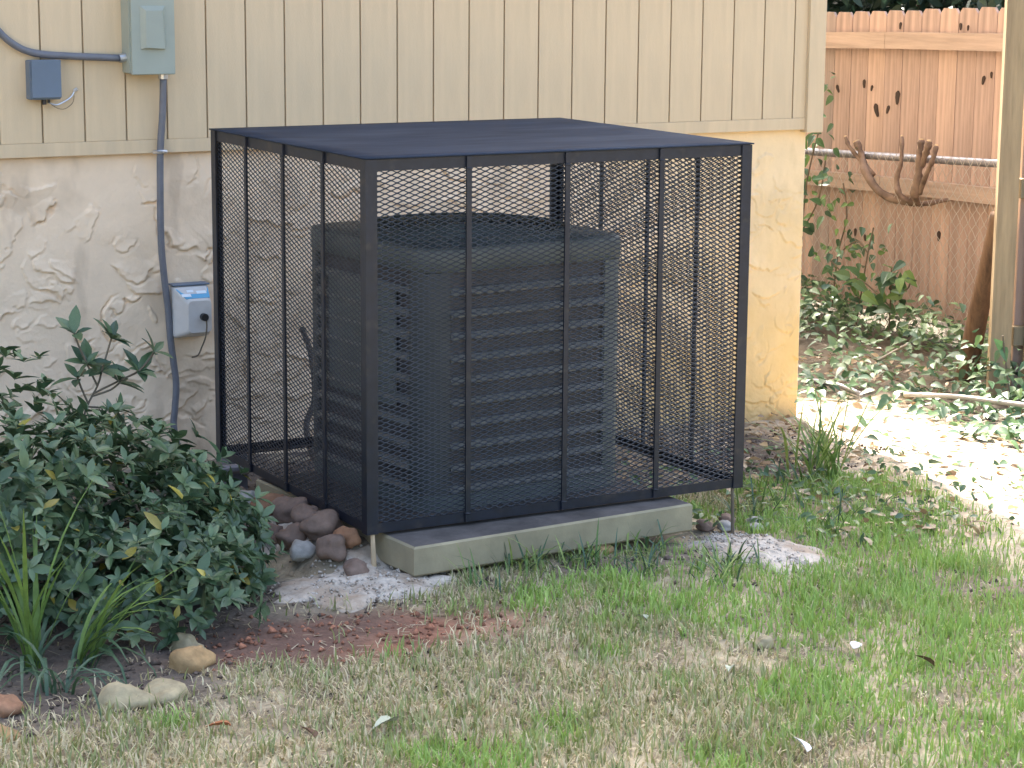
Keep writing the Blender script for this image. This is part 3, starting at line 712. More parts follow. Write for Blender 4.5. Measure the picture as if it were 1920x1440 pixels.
# ------------------------------------------------------------------ strap-leaved clumps
def blade_strip(base, az, length, width, lean, droop, nseg=6):
    """flat arching blade as (verts, faces) with tiny thickness"""
    d = Vector((math.cos(az), math.sin(az), 0)); s_ = Vector((-d.y, d.x, 0)); vs = []; p = Vector(base); el = lean
    for i in range(nseg+1):
        t = i/nseg; w_ = width*(.55+.45*math.sin(min(1, t*1.6)*math.pi/2))*(1-t**3)*.5+.0004
        nrm = d.cross(s_)
        vs += [p-s_*w_+Vector((0, 0, w_*.4)), p, p+s_*w_+Vector((0, 0, w_*.4))]
        p = p+(d*math.cos(el)+Vector((0, 0, math.sin(el))))*(length/nseg); el -= droop/nseg
    fs = []
    for i in range(nseg):
        for k in (0, 1): fs.append((i*3+k, i*3+k+1, i*3+k+4, i*3+k+3))
    return vs, fs
GM = [mat('strap_green_%d' % i, c, .5, .15, 30, trans=.25) for i, c in enumerate([(.12, .21, .05), (.17, .27, .06), (.06, .12, .055), (.085, .15, .09), (.30, .38, .10)])]
def clump(name, x, y, blades, label, cat='plant', group=None):
    e = empty(name, (x, y, gh(x, y)-.01)); tag(e, label, cat, group)
    for (az, ln_, w_, lean, droop, mi, ox, oy) in blades:
        vs, fs = blade_strip((ox, oy, 0), az, ln_, w_, lean, droop); MB().add(vs, fs).build('blade', GM[mi], e, True)
    return e
def rb(n, l0, l1, w0, w1, e0, e1, d0, d1, mis, spread=.03, azc=None, azs=3.14):
    out = []
    for i in range(n):
        az = rnd.uniform(-3.14, 3.14) if azc is None else azc+rnd.uniform(-azs, azs)
        out.append((az, rnd.uniform(l0, l1), rnd.uniform(w0, w1), R(rnd.uniform(e0, e1)), R(rnd.uniform(d0, d1)), rnd.choice(mis), rnd.uniform(-spread, spread), rnd.uniform(-spread, spread)))
    return out
clump('strap_leaf_plant', -.63, -2.36, rb(18, .34, .54, .010, .015, 72, 88, 10, 60, (0, 1, 1), .03)+rb(10, .30, .42, .010, .014, 45, 75, 100, 190, (2, 3), .03), 'tall plant with upright yellow green strap leaves at the far left', 'plant')
clump('strap_leaf_plant', -.53, -2.42, rb(14, .28, .42, .009, .015, 50, 80, 30, 90, (0, 1), .03, -.3, 1.0)+rb(10, .28, .36, .009, .013, 55, 80, 130, 200, (2, 3), .03, -.5, 1.3), 'strap leaf plant with drooping blue green blades before the shrub', 'plant')
clump('strap_leaf_plant', -.64, -2.58, rb(16, .20, .32, .008, .012, 50, 80, 110, 200, (2, 3, 3), .03), 'low strap leaf plant with hanging dark blades above the edging rocks', 'plant')
clump('grass_clump', 2.58, -1.28, rb(46, .20, .42, .006, .012, 60, 88, 5, 70, (0, 1, 4, 4), .08)+rb(8, .30, .42, .006, .009, 55, 75, 40, 90, (1, 4), .05), 'tall yellow green grass clump by the house corner', 'plant')
clump('grass_clump', 2.42, -1.36, rb(16, .08, .16, .006, .010, 45, 80, 20, 100, (2, 3, 0), .06), 'short dark grass clump left of the tall grass by the house corner', 'plant')
for i, (x, y, lab) in enumerate([(.98, -2.13, 'green grass tuft in front of the concrete pad left half'), (1.20, -2.30, 'green grass tuft before the middle of the concrete pad'), (1.50, -2.33, 'green grass tuft beside the right concrete footing'), (1.36, -2.42, 'dark spiky grass tuft below the right end of the pad'), (.72, -2.28, 'grass tuft at the right rim of the left footing'), (2.05, -2.05, 'grass tuft right of the right concrete footing'), (1.95, -1.75, 'leafy grass tuft right of the cage corner stake'), (.86, -2.17, 'ragged pale grass tuft before the left end of the pad'), (1.10, -2.16, 'ragged grass tuft touching the pad front near its middle'), (1.33, -2.14, 'ragged grass tuft touching the pad front right of the middle'), (2.15, -1.62, 'loose weedy tuft between the cage corner and the tall grass'), (2.28, -1.90, 'loose weedy tuft on the lawn edge right of the cage'), (2.40, -1.55, 'pale weedy tuft just left of the tall grass clump')]):
    clump('grass_tuft', x, y, rb(30, .05, .16, .004, .008, 40, 85, 10, 100, (2, 3, 0, 1, 4), .065), lab, 'grass tuft')

# ------------------------------------------------------------------ lawn
def lawn_points(n, x0, x1, y0, y1):
    x = rs.uniform(x0, x1, n); y = rs.uniform(y0, y1, n); return x, y
N_ = 420000
x, y = lawn_points(N_, -1.9, 3.6, -4.9, -1.25)
clay, mulch, soil, side = masks(x, y)
inpad = (x > .45) & (x < 1.62) & (y > -2.10)
incage = (x > .3) & (x < 1.8) & (y > -1.98)
foot = ((x-.415)/.25)**2+((y+2.08)/.2)**2 < 1
foot |= ((x-1.67)/.17)**2+((y+2.2)/.26)**2 < .9
patch = fbm(x, y, 3.2, 4, 51)
dens = .5+.65*sstep(.34, .58, patch)
dens *= (1-.95*clay)*(1-.93*mulch)*(1-.75*soil)*(1-side*(.55+.45*sstep(3.36, 3.46, x-.364*y)))
dens *= sstep(-.0, .5, x*.55-(y+2.35)*1.0+.35)*.85+.15
dens[inpad | incage | foot] = 0
keep = rs.rand(N_) < dens*.55
x, y = x[keep], y[keep]; n = len(x)
gp = fbm(x, y, 4.0, 4, 61)
green = sstep(.42, .64, gp*.75+.25*fbm(x, y, 1.1, 2, 62)+.20*(x-.45)*.6+.14*(-y-2.9)*.35)
isg = rs.rand(n) < .22+.58*green
L_ = np.where(isg, rs.uniform(.020, .052, n), rs.uniform(.012, .040, n))*(.75+.6*fbm(x, y, 2.2, 2, 71))
az = rs.uniform(0, 6.283, n); lean = np.where(isg, rs.uniform(.1, .75, n), rs.uniform(.25, 1.35, n))
wd = np.where(isg, rs.uniform(.0030, .0062, n), rs.uniform(.0022, .0058, n))
dx, dy = np.cos(az), np.sin(az)
z = g(x, y)+(fbm(x, y, 5, 4, 1)-.5)*.035+(fbm(x, y, 22, 2, 2)-.5)*.012-.003
b = np.stack([x, y, z], -1); sd_ = np.stack([-dy, dx, 0*x], -1); dr = np.stack([dx, dy, 0*x], -1); upv = np.array((0, 0, 1.0))
m1 = b+(dr*np.sin(lean*.6)[:, None]+upv*np.cos(lean*.6)[:, None])*(L_*.55)[:, None]
tp = m1+(dr*np.sin(lean*1.5)[:, None]+upv*np.cos(lean*1.5)[:, None])*(L_*.5)[:, None]
V_ = np.stack([b-sd_*wd[:, None]*.5, b+sd_*wd[:, None]*.5, m1-sd_*wd[:, None]*.45, m1+sd_*wd[:, None]*.45, tp-sd_*wd[:, None]*.08, tp+sd_*wd[:, None]*.08], 1).reshape(-1, 3)
i6 = (np.arange(n)*6)[:, None]
F_ = np.concatenate([i6+np.array([[0, 1, 3, 2]]), i6+np.array([[2, 3, 5, 4]])])
t = rs.rand(n)[:, None]; lush = sstep(.3, 1.0, green)[:, None]
cg_ = (np.array((.21, .25, .095))*(1-t)+np.array((.37, .40, .16))*t)*(1-lush)+(np.array((.22, .36, .075))*(1-t)+np.array((.38, .52, .13))*t)*lush
cs_ = np.array((.42, .35, .20))*(1-t)+np.array((.74, .65, .42))*t
col = np.where(isg[:, None], cg_, cs_)
lawn = fast_mesh('lawn_grass', V_, F_, M['grass'], None, np.repeat(col, 6, 0)); tag(lawn, 'patchy mown lawn of green and straw coloured blades', 'grass', kind='stuff')
# straw litter lying flat
n = 26000; x, y = lawn_points(n, -1.9, 3.4, -4.9, -.2)
clay, mulch, soil, side = masks(x, y)
k = (rs.rand(n) < (1-.6*clay)*(1-.75*mulch)*(1-side)) & ~((x > .45) & (x < 1.8) & (y > -2.12)); x, y = x[k], y[k]; n = len(x)
az = rs.uniform(0, 6.283, n); L_ = rs.uniform(.012, .045, n); dx, dy = np.cos(az)*L_/2, np.sin(az)*L_/2; w_ = rs.uniform(.001, .0022, n); nxv, nyv = -np.sin(az)*w_, np.cos(az)*w_
z = g(x, y)+(fbm(x, y, 5, 4, 1)-.5)*.035+(fbm(x, y, 22, 2, 2)-.5)*.012+.004; tz = rs.uniform(-.004, .008, n)
V_ = np.stack([np.stack([x-dx-nxv, y-dy-nyv, z], -1), np.stack([x-dx+nxv, y-dy+nyv, z+.001], -1), np.stack([x+dx+nxv, y+dy+nyv, z+tz], -1), np.stack([x+dx-nxv, y+dy-nyv, z+tz], -1)], 1).reshape(-1, 3)
F_ = np.arange(n*4).reshape(-1, 4); t = rs.rand(n)[:, None]
tag(fast_mesh('straw_litter', V_, F_, M['grass'], None, np.repeat(np.array((.22, .16, .10))*(1-t)+np.array((.50, .42, .29))*t, 4, 0)), 'loose dry straw and clippings scattered over the soil', 'straw', kind='stuff')
# crumbly clods on the bare earth
cv_ = np.array([(1, 0, 0), (-.5, .87, 0), (-.5, -.87, 0), (0, 0, .8), (0, 0, -.8)]); cf_ = np.array([(0, 1, 3), (1, 2, 3), (2, 0, 3), (1, 0, 4), (2, 1, 4), (0, 2, 4)])
n = 26000; x, y = lawn_points(n, -1.6, 3.3, -3.4, -.1); clay, mulch, soil, side = masks(x, y)
k = rs.rand(n) < np.clip(clay+.7*mulch+.6*soil, 0, 1)*.55+.02; k &= ~((x > .5) & (x < 1.6) & (y > -2.1) & (y < -1.1)); x, y, clay = x[k], y[k], clay[k]; n = len(x)
r_ = rs.uniform(.003, .010, n)*(1+.7*(rs.rand(n) < .06)); ang = rs.uniform(0, 6.28, n)
P3 = cv_[None]*r_[:, None, None]*rs.uniform(.6, 1.4, (n, 5, 1)); ca, sa = np.cos(ang)[:, None], np.sin(ang)[:, None]
zc = g(x, y)+(fbm(x, y, 5, 4, 1)-.5)*.035+(fbm(x, y, 22, 2, 2)-.5)*.012+bank(x, y)+r_*.3
V_ = np.stack([P3[..., 0]*ca-P3[..., 1]*sa+x[:, None], P3[..., 0]*sa+P3[..., 1]*ca+y[:, None], P3[..., 2]+zc[:, None]], -1).reshape(-1, 3)
F_ = ((np.arange(n)*5)[:, None, None]+cf_[None]).reshape(-1, 3)
ck = np.where((rs.rand(n) < clay)[:, None], np.array((.27, .12, .07)), np.array((.12, .09, .07)))*rs.uniform(.6, 1.5, (n, 1))
tag(fast_mesh('soil_clods', V_, F_, M['ground'], None, np.repeat(ck, 5, 0)), 'loose crumbs of red clay and dark soil on the bare earth', 'soil', kind='stuff')
# gravelly crumbs on and around the spilled concrete
n = 1500; a_ = rs.uniform(0, 6.283, n); q_ = np.sqrt(rs.rand(n))*1.12; w1 = rs.rand(n) < .55
x = np.where(w1, .415+.25*q_*np.cos(a_), 1.67+.17*q_*np.cos(a_)); y = np.where(w1, -2.08+.2*q_*np.sin(a_), -2.2+.26*q_*np.sin(a_))
r_ = rs.uniform(.002, .007, n); zc = g(x, y)+(fbm(x, y, 5, 4, 1)-.5)*.035+(fbm(x, y, 22, 2, 2)-.5)*.012+.022*(1-np.clip(q_, 0, 1)**3)+bank(x, y)+r_*.2
P3 = cv_[None]*r_[:, None, None]*rs.uniform(.6, 1.4, (n, 5, 1)); ca, sa = np.cos(a_*3)[:, None], np.sin(a_*3)[:, None]
V_ = np.stack([P3[..., 0]*ca-P3[..., 1]*sa+x[:, None], P3[..., 0]*sa+P3[..., 1]*ca+y[:, None], P3[..., 2]+zc[:, None]], -1).reshape(-1, 3)
F_ = ((np.arange(n)*5)[:, None, None]+cf_[None]).reshape(-1, 3); t = rs.rand(n)[:, None]
tag(fast_mesh('concrete_crumbs', V_, F_, M['ground'], None, np.repeat(np.array((.30, .24, .18))*(1-t)+np.array((.62, .57, .50))*t, 5, 0)), 'pale gravelly crumbs on the spilled concrete footings', 'gravel', kind='stuff')
# fallen leaves and litter
def dry_leaf(x, y, s_, m_, lab, cat='fallen leaf', rz=0, tilt=.3):
    lv, lf = leaf_shape('heart'); vs = [(a*1.2*s_, b*s_, c*1.8*s_) for a, b, c in lv]; n0 = len(vs)
    vs2 = vs+[(a, b, c-.0012) for a, b, c in vs]; fs = [tuple(f) for f in lf]+[tuple(i+n0 for i in reversed(f)) for f in lf]
    o = MB().add(vs2, fs).build('fallen_leaf' if cat == 'fallen leaf' else 'litter', m_); o.location = (x, y, gh(x, y)+.022); o.rotation_euler = (tilt, tilt*.6, rz); tag(o, lab, cat); return o
dry_leaf(-.37, -3.03, .055, M['red_leaf'], 'rust orange fallen leaf on the lawn at lower left', rz=1.2)
dry_leaf(-.23, -3.19, .05, M['brown_leaf'], 'dark red brown fallen leaf right of the rust orange one', rz=.4, tilt=.6)
dry_leaf(-.03, -3.195, .07, M['pale_leaf'], 'pale green fallen leaf on the lawn below the clay patch', rz=1.9)
dry_leaf(.689, -3.80, .05, M['white_litter'], 'white scrap at the bottom edge of the lawn', 'litter', rz=.2, tilt=.7)
dry_leaf(1.268, -3.211, .05, M['white_litter'], 'small bluish white scrap on the right lawn', 'litter', rz=-1.0)
dry_leaf(.892, -3.204, .04, M['pale_leaf'], 'small pale leaf near the cream stone', rz=2.4)
dry_leaf(1.36, -3.42, .05, M['brown_leaf'], 'brown curled leaf on the bright green lawn', rz=.9, tilt=.8)
dry_leaf(.93, -2.75, .04, M['pale_leaf'], 'pale yellowish leaf on dry lawn before the pad', rz=.2)

# ------------------------------------------------------------------ wooden fence along the side yard
FX = 5.6
fe = empty('wooden_fence', (FX, 0, -.2)); tag(fe, 'dog eared cedar board fence behind the chain link fence', 'fence')
bw, gap = .1475, .004; nb = 0
board_me = {}
ybot, ytop = -.17, 1.50
yy = -2.6
while yy < 6.5:
    v = rnd.choice(('cedar', 'cedar', 'cedar2', 'cedar3')) if yy > 1.9 else rnd.choice(('cedar', 'cedar2', 'cedar2'))
    top = 1.555-.04*(yy-1.3)*1.0 if False else 1.50+.062*np.clip((2.84-yy)/1.52, -.3, 1.6)
    key = v
    if key not in board_me:
        c = .030; poly = [(0, 0), (bw, 0), (bw, 1.67-c), (bw-c*.8, 1.67), (c*.8, 1.67), (0, 1.67-c)]
        Mx = Matrix(((0, 0, 1, 0), (1, 0, 0, 0), (0, 1, 0, 0), (0, 0, 0, 1)))
        o = MB().prism(poly, 0, .016, Mx).build('board', M[v], fe); board_me[key] = o.data
    else: o = link('board', board_me[key], None, fe)
    o.location = (rnd.uniform(-.002, .002), yy, float(top)-1.67+.2+rnd.uniform(-.004, .004))
    yy += bw+gap
for z0, z1 in ((1.302, 1.392), (.515, .60)):
    slope = .035
    mb = MB(); y0_, y1_ = -2.6, 6.5
    def zz(y_, z_): return z_+.2+slope*np.clip(2.84-y_, -4, 2.2)*.98
    x0_, x1_ = -.042, -.0035
    for (ya, yb) in ((-2.6, -.2), (-.197, 2.2), (2.203, 6.5)):
        MB().add([(x0_, ya, zz(ya, z0)), (x1_, ya, zz(ya, z0)), (x1_, yb, zz(yb, z0)), (x0_, yb, zz(yb, z0)), (x0_, ya, zz(ya, z1)), (x1_, ya, zz(ya, z1)), (x1_, yb, zz(yb, z1)), (x0_, yb, zz(yb, z1))],
            [(3, 2, 1, 0), (4, 5, 6, 7), (0, 1, 5, 4), (1, 2, 6, 5), (2, 3, 7, 6), (3, 0, 4, 7)]).build('rail', M['rail'], fe)
# dark knots and nail stains on the boards
for (y_, z_, h_, tl) in ((2.42, 1.12, .05, 0), (2.35, 1.10, .035, .3), (2.30, .98, .08, -.35), (2.20, .99, .05, .4), (2.66, 1.08, .05, -.5), (2.12, 1.06, .08, .1), (1.42, 1.19, .05, .3), (1.36, 1.22, .035, 0), (1.62, 1.46, .04, 0), (1.56, 1.455, .03, .1), (2.12, 1.45, .04, .2), (2.45, .28, .05, 0), (2.36, .26, .04, -.2), (1.72, .34, .06, 0)):
    pts_ = [(math.cos(a*math.pi/5)*h_*.22*(1+.3*math.sin(a*2)), math.sin(a*math.pi/5)*h_*.5) for a in range(10)]
    Mx = Matrix.Translation((-.0052, y_, z_+.2)) @ Matrix.Rotation(tl, 4, 'X') @ Matrix(((0, 0, 1, 0), (1, 0, 0, 0), (0, 1, 0, 0), (0, 0, 0, 1)))
    MB().prism(pts_, 0, .004, Mx).build('knot', M['knot'], fe)

# ------------------------------------------------------------------ chain link fence
LX = 5.35
cl = empty('chain_link_fence', (LX, 1.2, -.2)); tag(cl, 'rusty chain link fence with grey top rail before the cedar boards', 'fence')
def zrail(y_): return .760+.2+.041*(2.0-y_)
MB().tube([(0, -1.4-1.2+1.2, zrail(-.2)), (0, 3.5-1.2, zrail(3.5))], .021, 10).build('top_rail', M['galv'], cl, True)
for y_ in (3.2, -.15): MB().tube([(.0, y_-1.2, -.1), (.0, y_-1.2, zrail(y_)+.03)], .026, 10).build('post', M['galv'], cl, True)
mb = MB(); dm = .062; y_ = -.2
for sgn in (-1, 1):
    k = 0
    ys = np.arange(-1.4, 4.4, dm)
    for ya in ys:
        # one slanted wire from top rail to ground
        ztop = zrail(1.2)+.02; yb = ya+sgn*(ztop-.05)*.85
        p0 = [ya, ztop]; p1 = [yb, .05]
        if sgn == 1 and (ya > 3.3 or yb < -.2): pass
        a0, b0 = p0; a1, b1 = p1
        def clip(a0, b0, a1, b1):
            lo, hi = -.15, 3.3
            t0, t1 = 0, 1; d = a1-a0
            if abs(d) > 1e-6:
                ta, tb = (lo-a0)/d, (hi-a0)/d
                if ta > tb: ta, tb = tb, ta
                t0, t1 = max(t0, ta), min(t1, tb)
            return t0, t1
        t0, t1 = clip(a0, b0, a1, b1)
        if t1-t0 < .02: continue
        P_ = []
        nseg = max(2, int((t1-t0)*26))
        for i in range(nseg+1):
            t_ = t0+(t1-t0)*i/nseg; yv = a0+(a1-a0)*t_; zv = b0+(b1-b0)*t_
            P_.append((.003*(1 if i % 2 else -1)*sgn-.023, yv-1.2, zv+.041*(1.2-yv)))
        mb.tube(P_, .0017, 3, False)
mb.build('chain_mesh', M['wire'], cl)['kind'] = 'stuff'

# ------------------------------------------------------------------ gate post, gate, log
gp_ = MB().box(-.046, .046, -.046, .046, -.05, 2.15, bev=.004).build('gate_post', M['post'])
gp_.location = (4.63, .10, gz(4.63, .1)); gp_.rotation_euler = (0, 0, R(-34)); tag(gp_, 'weathered square timber gate post at the right picture edge', 'post')
gt = empty('wooden_gate', (4.72, .06, gz(4.7, .1)), R(-12)); tag(gt, 'timber gate leaf right of the weathered gate post', 'gate')
for k in range(6): MB().box(.005+k*.148, .005+k*.148+.14, .075, .091, .02, 1.75, bev=.002).build('board', M['cedar2'], gt)
o = MB().box(.03, .115, -.01, .028, .0, 1.70, bev=.003).build('stile', M['post'], gt)
MB().box(.80, .885, -.01, .028, .0, 1.70, bev=.003).build('stile', M['post'], gt)
for z_ in (.25, .93, 1.6): MB().box(-.02, .9, .0295, .072, z_, z_+.09, bev=.003).build('gate_rail', M['post'], gt)
lg_pts = smooth_path([(4.80, .53, gz(4.8, .5)-.05), (4.76, .42, .10), (4.715, .32, .32), (4.685, .235, .55), (4.67, .20, .66)], 3)
tag(MB().tube(lg_pts, [.056-.0016*i for i in range(len(lg_pts))], 10).build('leaning_log', M['log'], None, True), 'dark rotten log leaning against the gate post', 'log')

# ------------------------------------------------------------------ pruned stump growing through chain link
sp = empty('pruned_stump', (5.33, 1.70, .3)); tag(sp, 'gnarled pruned branches with cut ends growing through the chain link', 'stump')
spo = Vector((5.33, 1.70, .3))
brs = [([(5.585, 1.60, .555), (5.40, 1.68, .52), (5.32, 1.85, .58), (5.30, 1.98, .68), (5.30, 2.06, .74), (5.30, 2.085, .83)], [.02, .034, .040, .04, .036, .034]),
       ([(5.42, 1.66, .525), (5.30, 1.67, .58), (5.29, 1.70, .66), (5.30, 1.69, .76), (5.31, 1.71, .885)], [.035, .032, .028, .024, .02]),
       ([(5.42, 1.66, .52), (5.32, 1.58, .58), (5.30, 1.55, .68), (5.29, 1.55, .78), (5.30, 1.535, .88)], [.026, .044, .05, .042, .036]),
       ([(5.31, 1.54, .74), (5.29, 1.47, .84), (5.28, 1.45, .88)], [.035, .035, .036]),
       ([(5.32, 1.56, .60), (5.28, 1.43, .72), (5.27, 1.40, .80), (5.28, 1.39, .86)], [.03, .028, .026, .026]),
       ([(5.32, 1.95, .66), (5.29, 2.13, .78), (5.29, 2.17, .85)], [.028, .024, .022])]
for pts_, rr in brs:
    pts_ = [pts_[0]]+[(a_+rnd.uniform(-.014, .014), b_+rnd.uniform(-.02, .02), c_+rnd.uniform(-.012, .012)) for a_, b_, c_ in pts_[1:-1]]+[pts_[-1]]
    q = smooth_path(pts_, 5); rv = np.interp(np.linspace(0, len(rr)-1, len(q)), range(len(rr)), rr)*np.array([rnd.uniform(.36, .62) for i in range(len(q))])
    br = MB().tube([p_-spo for p_ in q], list(rv), 9).build('branch', M['stump'], sp, True)
    e = q[-1]-spo; d = (q[-1]-q[-3]).normalized()
    MB().tube([e+d*.001, e+d*.008], rv[-1]*.92, 9).build('cut_end', M['cutwood'], br)

# ------------------------------------------------------------------ climbing vines, ivy, weeds
def vine(name, x, ys, zs, n, stems, label, size=(.05, .09), seed=0, kind='heart', nobj=60, mats=IM):
    r_ = np.random.RandomState(seed)
    e = empty(name, (x, np.mean(ys), gz(x, np.mean(ys)))); tag(e, label, 'vine'); o_ = e.location.copy()
    for s_ in stems: MB().tube([Vector(q)-o_ for q in smooth_path(s_, 4)], .0045, 5).build('stem', M['twig'], e)
    allp = np.array([q for s_ in stems for q in smooth_path(s_, 8)])
    p = allp[r_.randint(len(allp), size=n)]+r_.normal(size=(n, 3))*np.array((.05, .07, .05))
    tn = r_.normal(size=(n, 3))*.6+np.array((-.3, -.3, -.25)); nr = np.array((-.55, -.5, .6))+r_.normal(size=(n, 3))*.35
    sz = r_.uniform(size[0], size[1], n)
    leaf_objects(e, p[:nobj], nr[:nobj], tn[:nobj], sz[:nobj], None, mats, kind, 1.1, o_)
    if n > nobj:
        V_, F_, C_ = leaf_mass(p[nobj:], nr[nobj:], tn[nobj:], sz[nobj:], leaf_colors(n-nobj, (.05, .11, .06), (.10, .19, .06), r_), kind, 1.1)
        fast_mesh('foliage', V_-np.array(o_), F_, M['ivy'], e, C_)['kind'] = 'stuff'
    return e
vine('climbing_vine', 5.25, (2.2, 2.6), 0, 80, [[(5.28, 2.55, -.1), (5.26, 2.5, .3), (5.25, 2.45, .6), (5.24, 2.35, .86)], [(5.26, 2.5, .3), (5.22, 2.3, .5), (5.22, 2.25, .72)], [(5.26, 2.52, .55), (5.22, 2.62, .75), (5.2, 2.5, .9), (5.2, 2.32, .88)]], 'leafy vine climbing the chain link beside the house corner', seed=3, nobj=80, size=(.05, .085))
vine('climbing_vine', 5.28, (1.9, 2.3), 0, 50, [[(5.30, 2.25, -.1), (5.29, 2.2, .2), (5.28, 2.12, .42), (5.27, 2.15, .6)], [(5.29, 2.2, .2), (5.26, 2.0, .3), (5.26, 1.9, .25)]], 'sparse vine on the chain link below the pruned branches', seed=4, nobj=50, size=(.035, .065))
vine('climbing_vine', 5.2, (1.3, 1.8), 0, 46, [[(5.2, 1.62, -.18), (5.19, 1.60, .0), (5.17, 1.58, .14), (5.15, 1.55, .22)], [(5.19, 1.6, .0), (5.15, 1.75, .10), (5.12, 1.82, .13)], [(5.19, 1.6, .05), (5.15, 1.42, .12), (5.12, 1.36, .16)]], 'broad leaved seedling at the foot of the chain link', seed=5, nobj=46, size=(.07, .11))
vine('climbing_vine', 5.24, (2.3, 3.0), 0, 90, [[(5.26, 2.95, -.1), (5.24, 2.9, .25), (5.22, 2.8, .55), (5.22, 2.7, .85)], [(5.26, 2.75, -.1), (5.22, 2.66, .3), (5.21, 2.6, .62), (5.2, 2.62, .95)]], 'loose pale leafed vine on the chain link nearest the house', seed=15, nobj=90, size=(.045, .09))
vine('climbing_vine', 5.22, (1.6, 2.2), 0, 40, [[(5.24, 1.95, -.15), (5.22, 1.88, .08), (5.2, 1.82, .26), (5.2, 1.78, .4)], [(5.22, 1.9, .0), (5.18, 2.05, .15), (5.17, 2.15, .2)]], 'thin vine on the lower chain link beside the broad seedling', seed=16, nobj=40, size=(.035, .07))
vine('climbing_vine', 5.52, (2.6, 2.9), 0, 26, [[(5.50, 2.95, .9), (5.48, 2.85, 1.0), (5.48, 2.72, 1.10), (5.47, 2.62, 1.16)]], 'leafy sprig sticking out past the siding corner before the fence', seed=6, nobj=26, size=(.04, .07))
vine('climbing_vine', 4.35, (-.5, 0), 0, 20, [[(4.42, -.25, -.18), (4.40, -.22, 0), (4.38, -.2, .18)]], 'sunlit weed with broad leaves beside the gate post foot', seed=8, nobj=20, size=(.05, .08))
vine('climbing_vine', 4.6, (-.1, .1), 0, 12, [[(4.74, -.02, 1.30), (4.72, -.05, 1.40), (4.70, -.07, 1.50), (4.72, -.05, 1.62)]], 'sprig of leaves hanging in front of the gate post top', seed=12, nobj=12, size=(.05, .09))
ivy_n = 11500
x = rs.uniform(2.9, 5.55, ivy_n); y = rs.uniform(-2.3, 3.2, ivy_n)
s_ = x-.364*y
hgt = sstep(3.75, 4.9, x+.25*(y-.2))
d_ = sstep(3.95, 4.2, s_+(fbm(x, y, 4, 3, 81)-.5)*.5)+sstep(.15, .4, y)*sstep(3.45, 3.6, x); d_ = np.clip(d_, 0, 1)*sstep(3.3, 3.5, s_)
k = rs.rand(ivy_n) < (.05*sstep(3.3, 3.5, s_)+.95*d_)*(.25+.75*sstep(.40, .52, fbm(x, y, 3.5, 3, 83))); x, y, hgt = x[k], y[k], hgt[k]; n = len(x)
z = g(x, y)+.015+rs.rand(n)**1.3*(.06+.16*hgt+.20*sstep(.5, .7, fbm(x, y, 2.5, 2, 82))*hgt)
tn = rs.normal(size=(n, 3))*np.array((.8, .8, .25))+np.array((-.25, -.35, -.1)); nr = np.array((-.1, -.15, 1.0))+rs.normal(size=(n, 3))*.32
V_, F_, C_ = leaf_mass(np.stack([x, y, z], -1), nr, tn, rs.uniform(.035, .075, n), leaf_colors(n, (.05, .11, .065), (.15, .25, .10)), 'heart', 1.1)
iv = fast_mesh('ivy_ground_cover', V_, F_, M['ivy'], None, C_); tag(iv, 'low ivy ground cover spread over the side yard', 'ivy', kind='stuff')
n = 1700; x = np.concatenate([rs.uniform(3.0, 5.0, 900), rs.uniform(2.0, 3.4, 800)]); y = np.concatenate([rs.uniform(-2.2, 1.4, 900), rs.uniform(-2.3, -.1, 800)]); k = (x-.364*y < 3.36) | (x-.364*y > 3.85) | (rs.rand(n) < .3); x, y = x[k], y[k]; n = len(x); z = g(x, y)+.012+rs.rand(n)*.02
tn = rs.normal(size=(n, 3))*np.array((1, 1, .2)); nr = np.array((0, 0, 1.0))+rs.normal(size=(n, 3))*.35
t = rs.rand(n)[:, None]
V_, F_, C_ = leaf_mass(np.stack([x, y, z], -1), nr, tn, rs.uniform(.03, .06, n), np.array((.22, .14, .08))*(1-t)+np.array((.50, .38, .22))*t, 'ellip', 1.3)
tag(fast_mesh('leaf_litter', V_, F_, M['ivy'], None, C_), 'dry brown fallen leaves littering the side yard path', 'leaf litter', kind='stuff')
# sparse weeds in the shade strip near the house corner and cage
n = 720; x = np.concatenate([rs.uniform(1.85, 3.15, 600), rs.uniform(1.5, 1.8, 120)]); y = np.concatenate([rs.uniform(-2.3, -.7, 600), rs.uniform(-1.95, -.9, 120)])
z = g(x, y)+.01+rs.rand(n)*.05; tn = rs.normal(size=(n, 3))*np.array((1, 1, .4)); nr = np.array((-.1, -.2, 1.0))+rs.normal(size=(n, 3))*.4
V_, F_, C_ = leaf_mass(np.stack([x, y, z], -1), nr, tn, rs.uniform(.02, .045, n), leaf_colors(n, (.06, .12, .06), (.15, .23, .08)), 'ellip', 1.1)
tag(fast_mesh('weeds', V_, F_, M['ivy'], None, C_), 'small broadleaf weeds scattered between the cage and the house corner', 'weeds', kind='stuff')
# fallen branches
for pts_, r_, lab in (([(4.05, .05, -.10), (4.12, -.2, -.07), (4.17, -.4, -.06), (4.22, -.62, -.05), (4.24, -.8, -.05)], .011, 'thin pale fallen branch lying over the ivy at the right edge'), ([(3.93, .62, -.12), (3.98, .45, -.12), (4.0, .28, -.14)], .013, 'short grey stick in the ivy behind the sunlit patch'), ([(4.6, .95, -.14), (4.62, .85, -.08), (4.60, .72, -.02)], .008, 'small grey twig among the leaves under the fence')):
    tag(MB().tube(smooth_path(pts_, 4), r_, 7).build('fallen_branch', M['galv'] if 'stick' in lab else M['wire'], None, True), lab, 'branch')

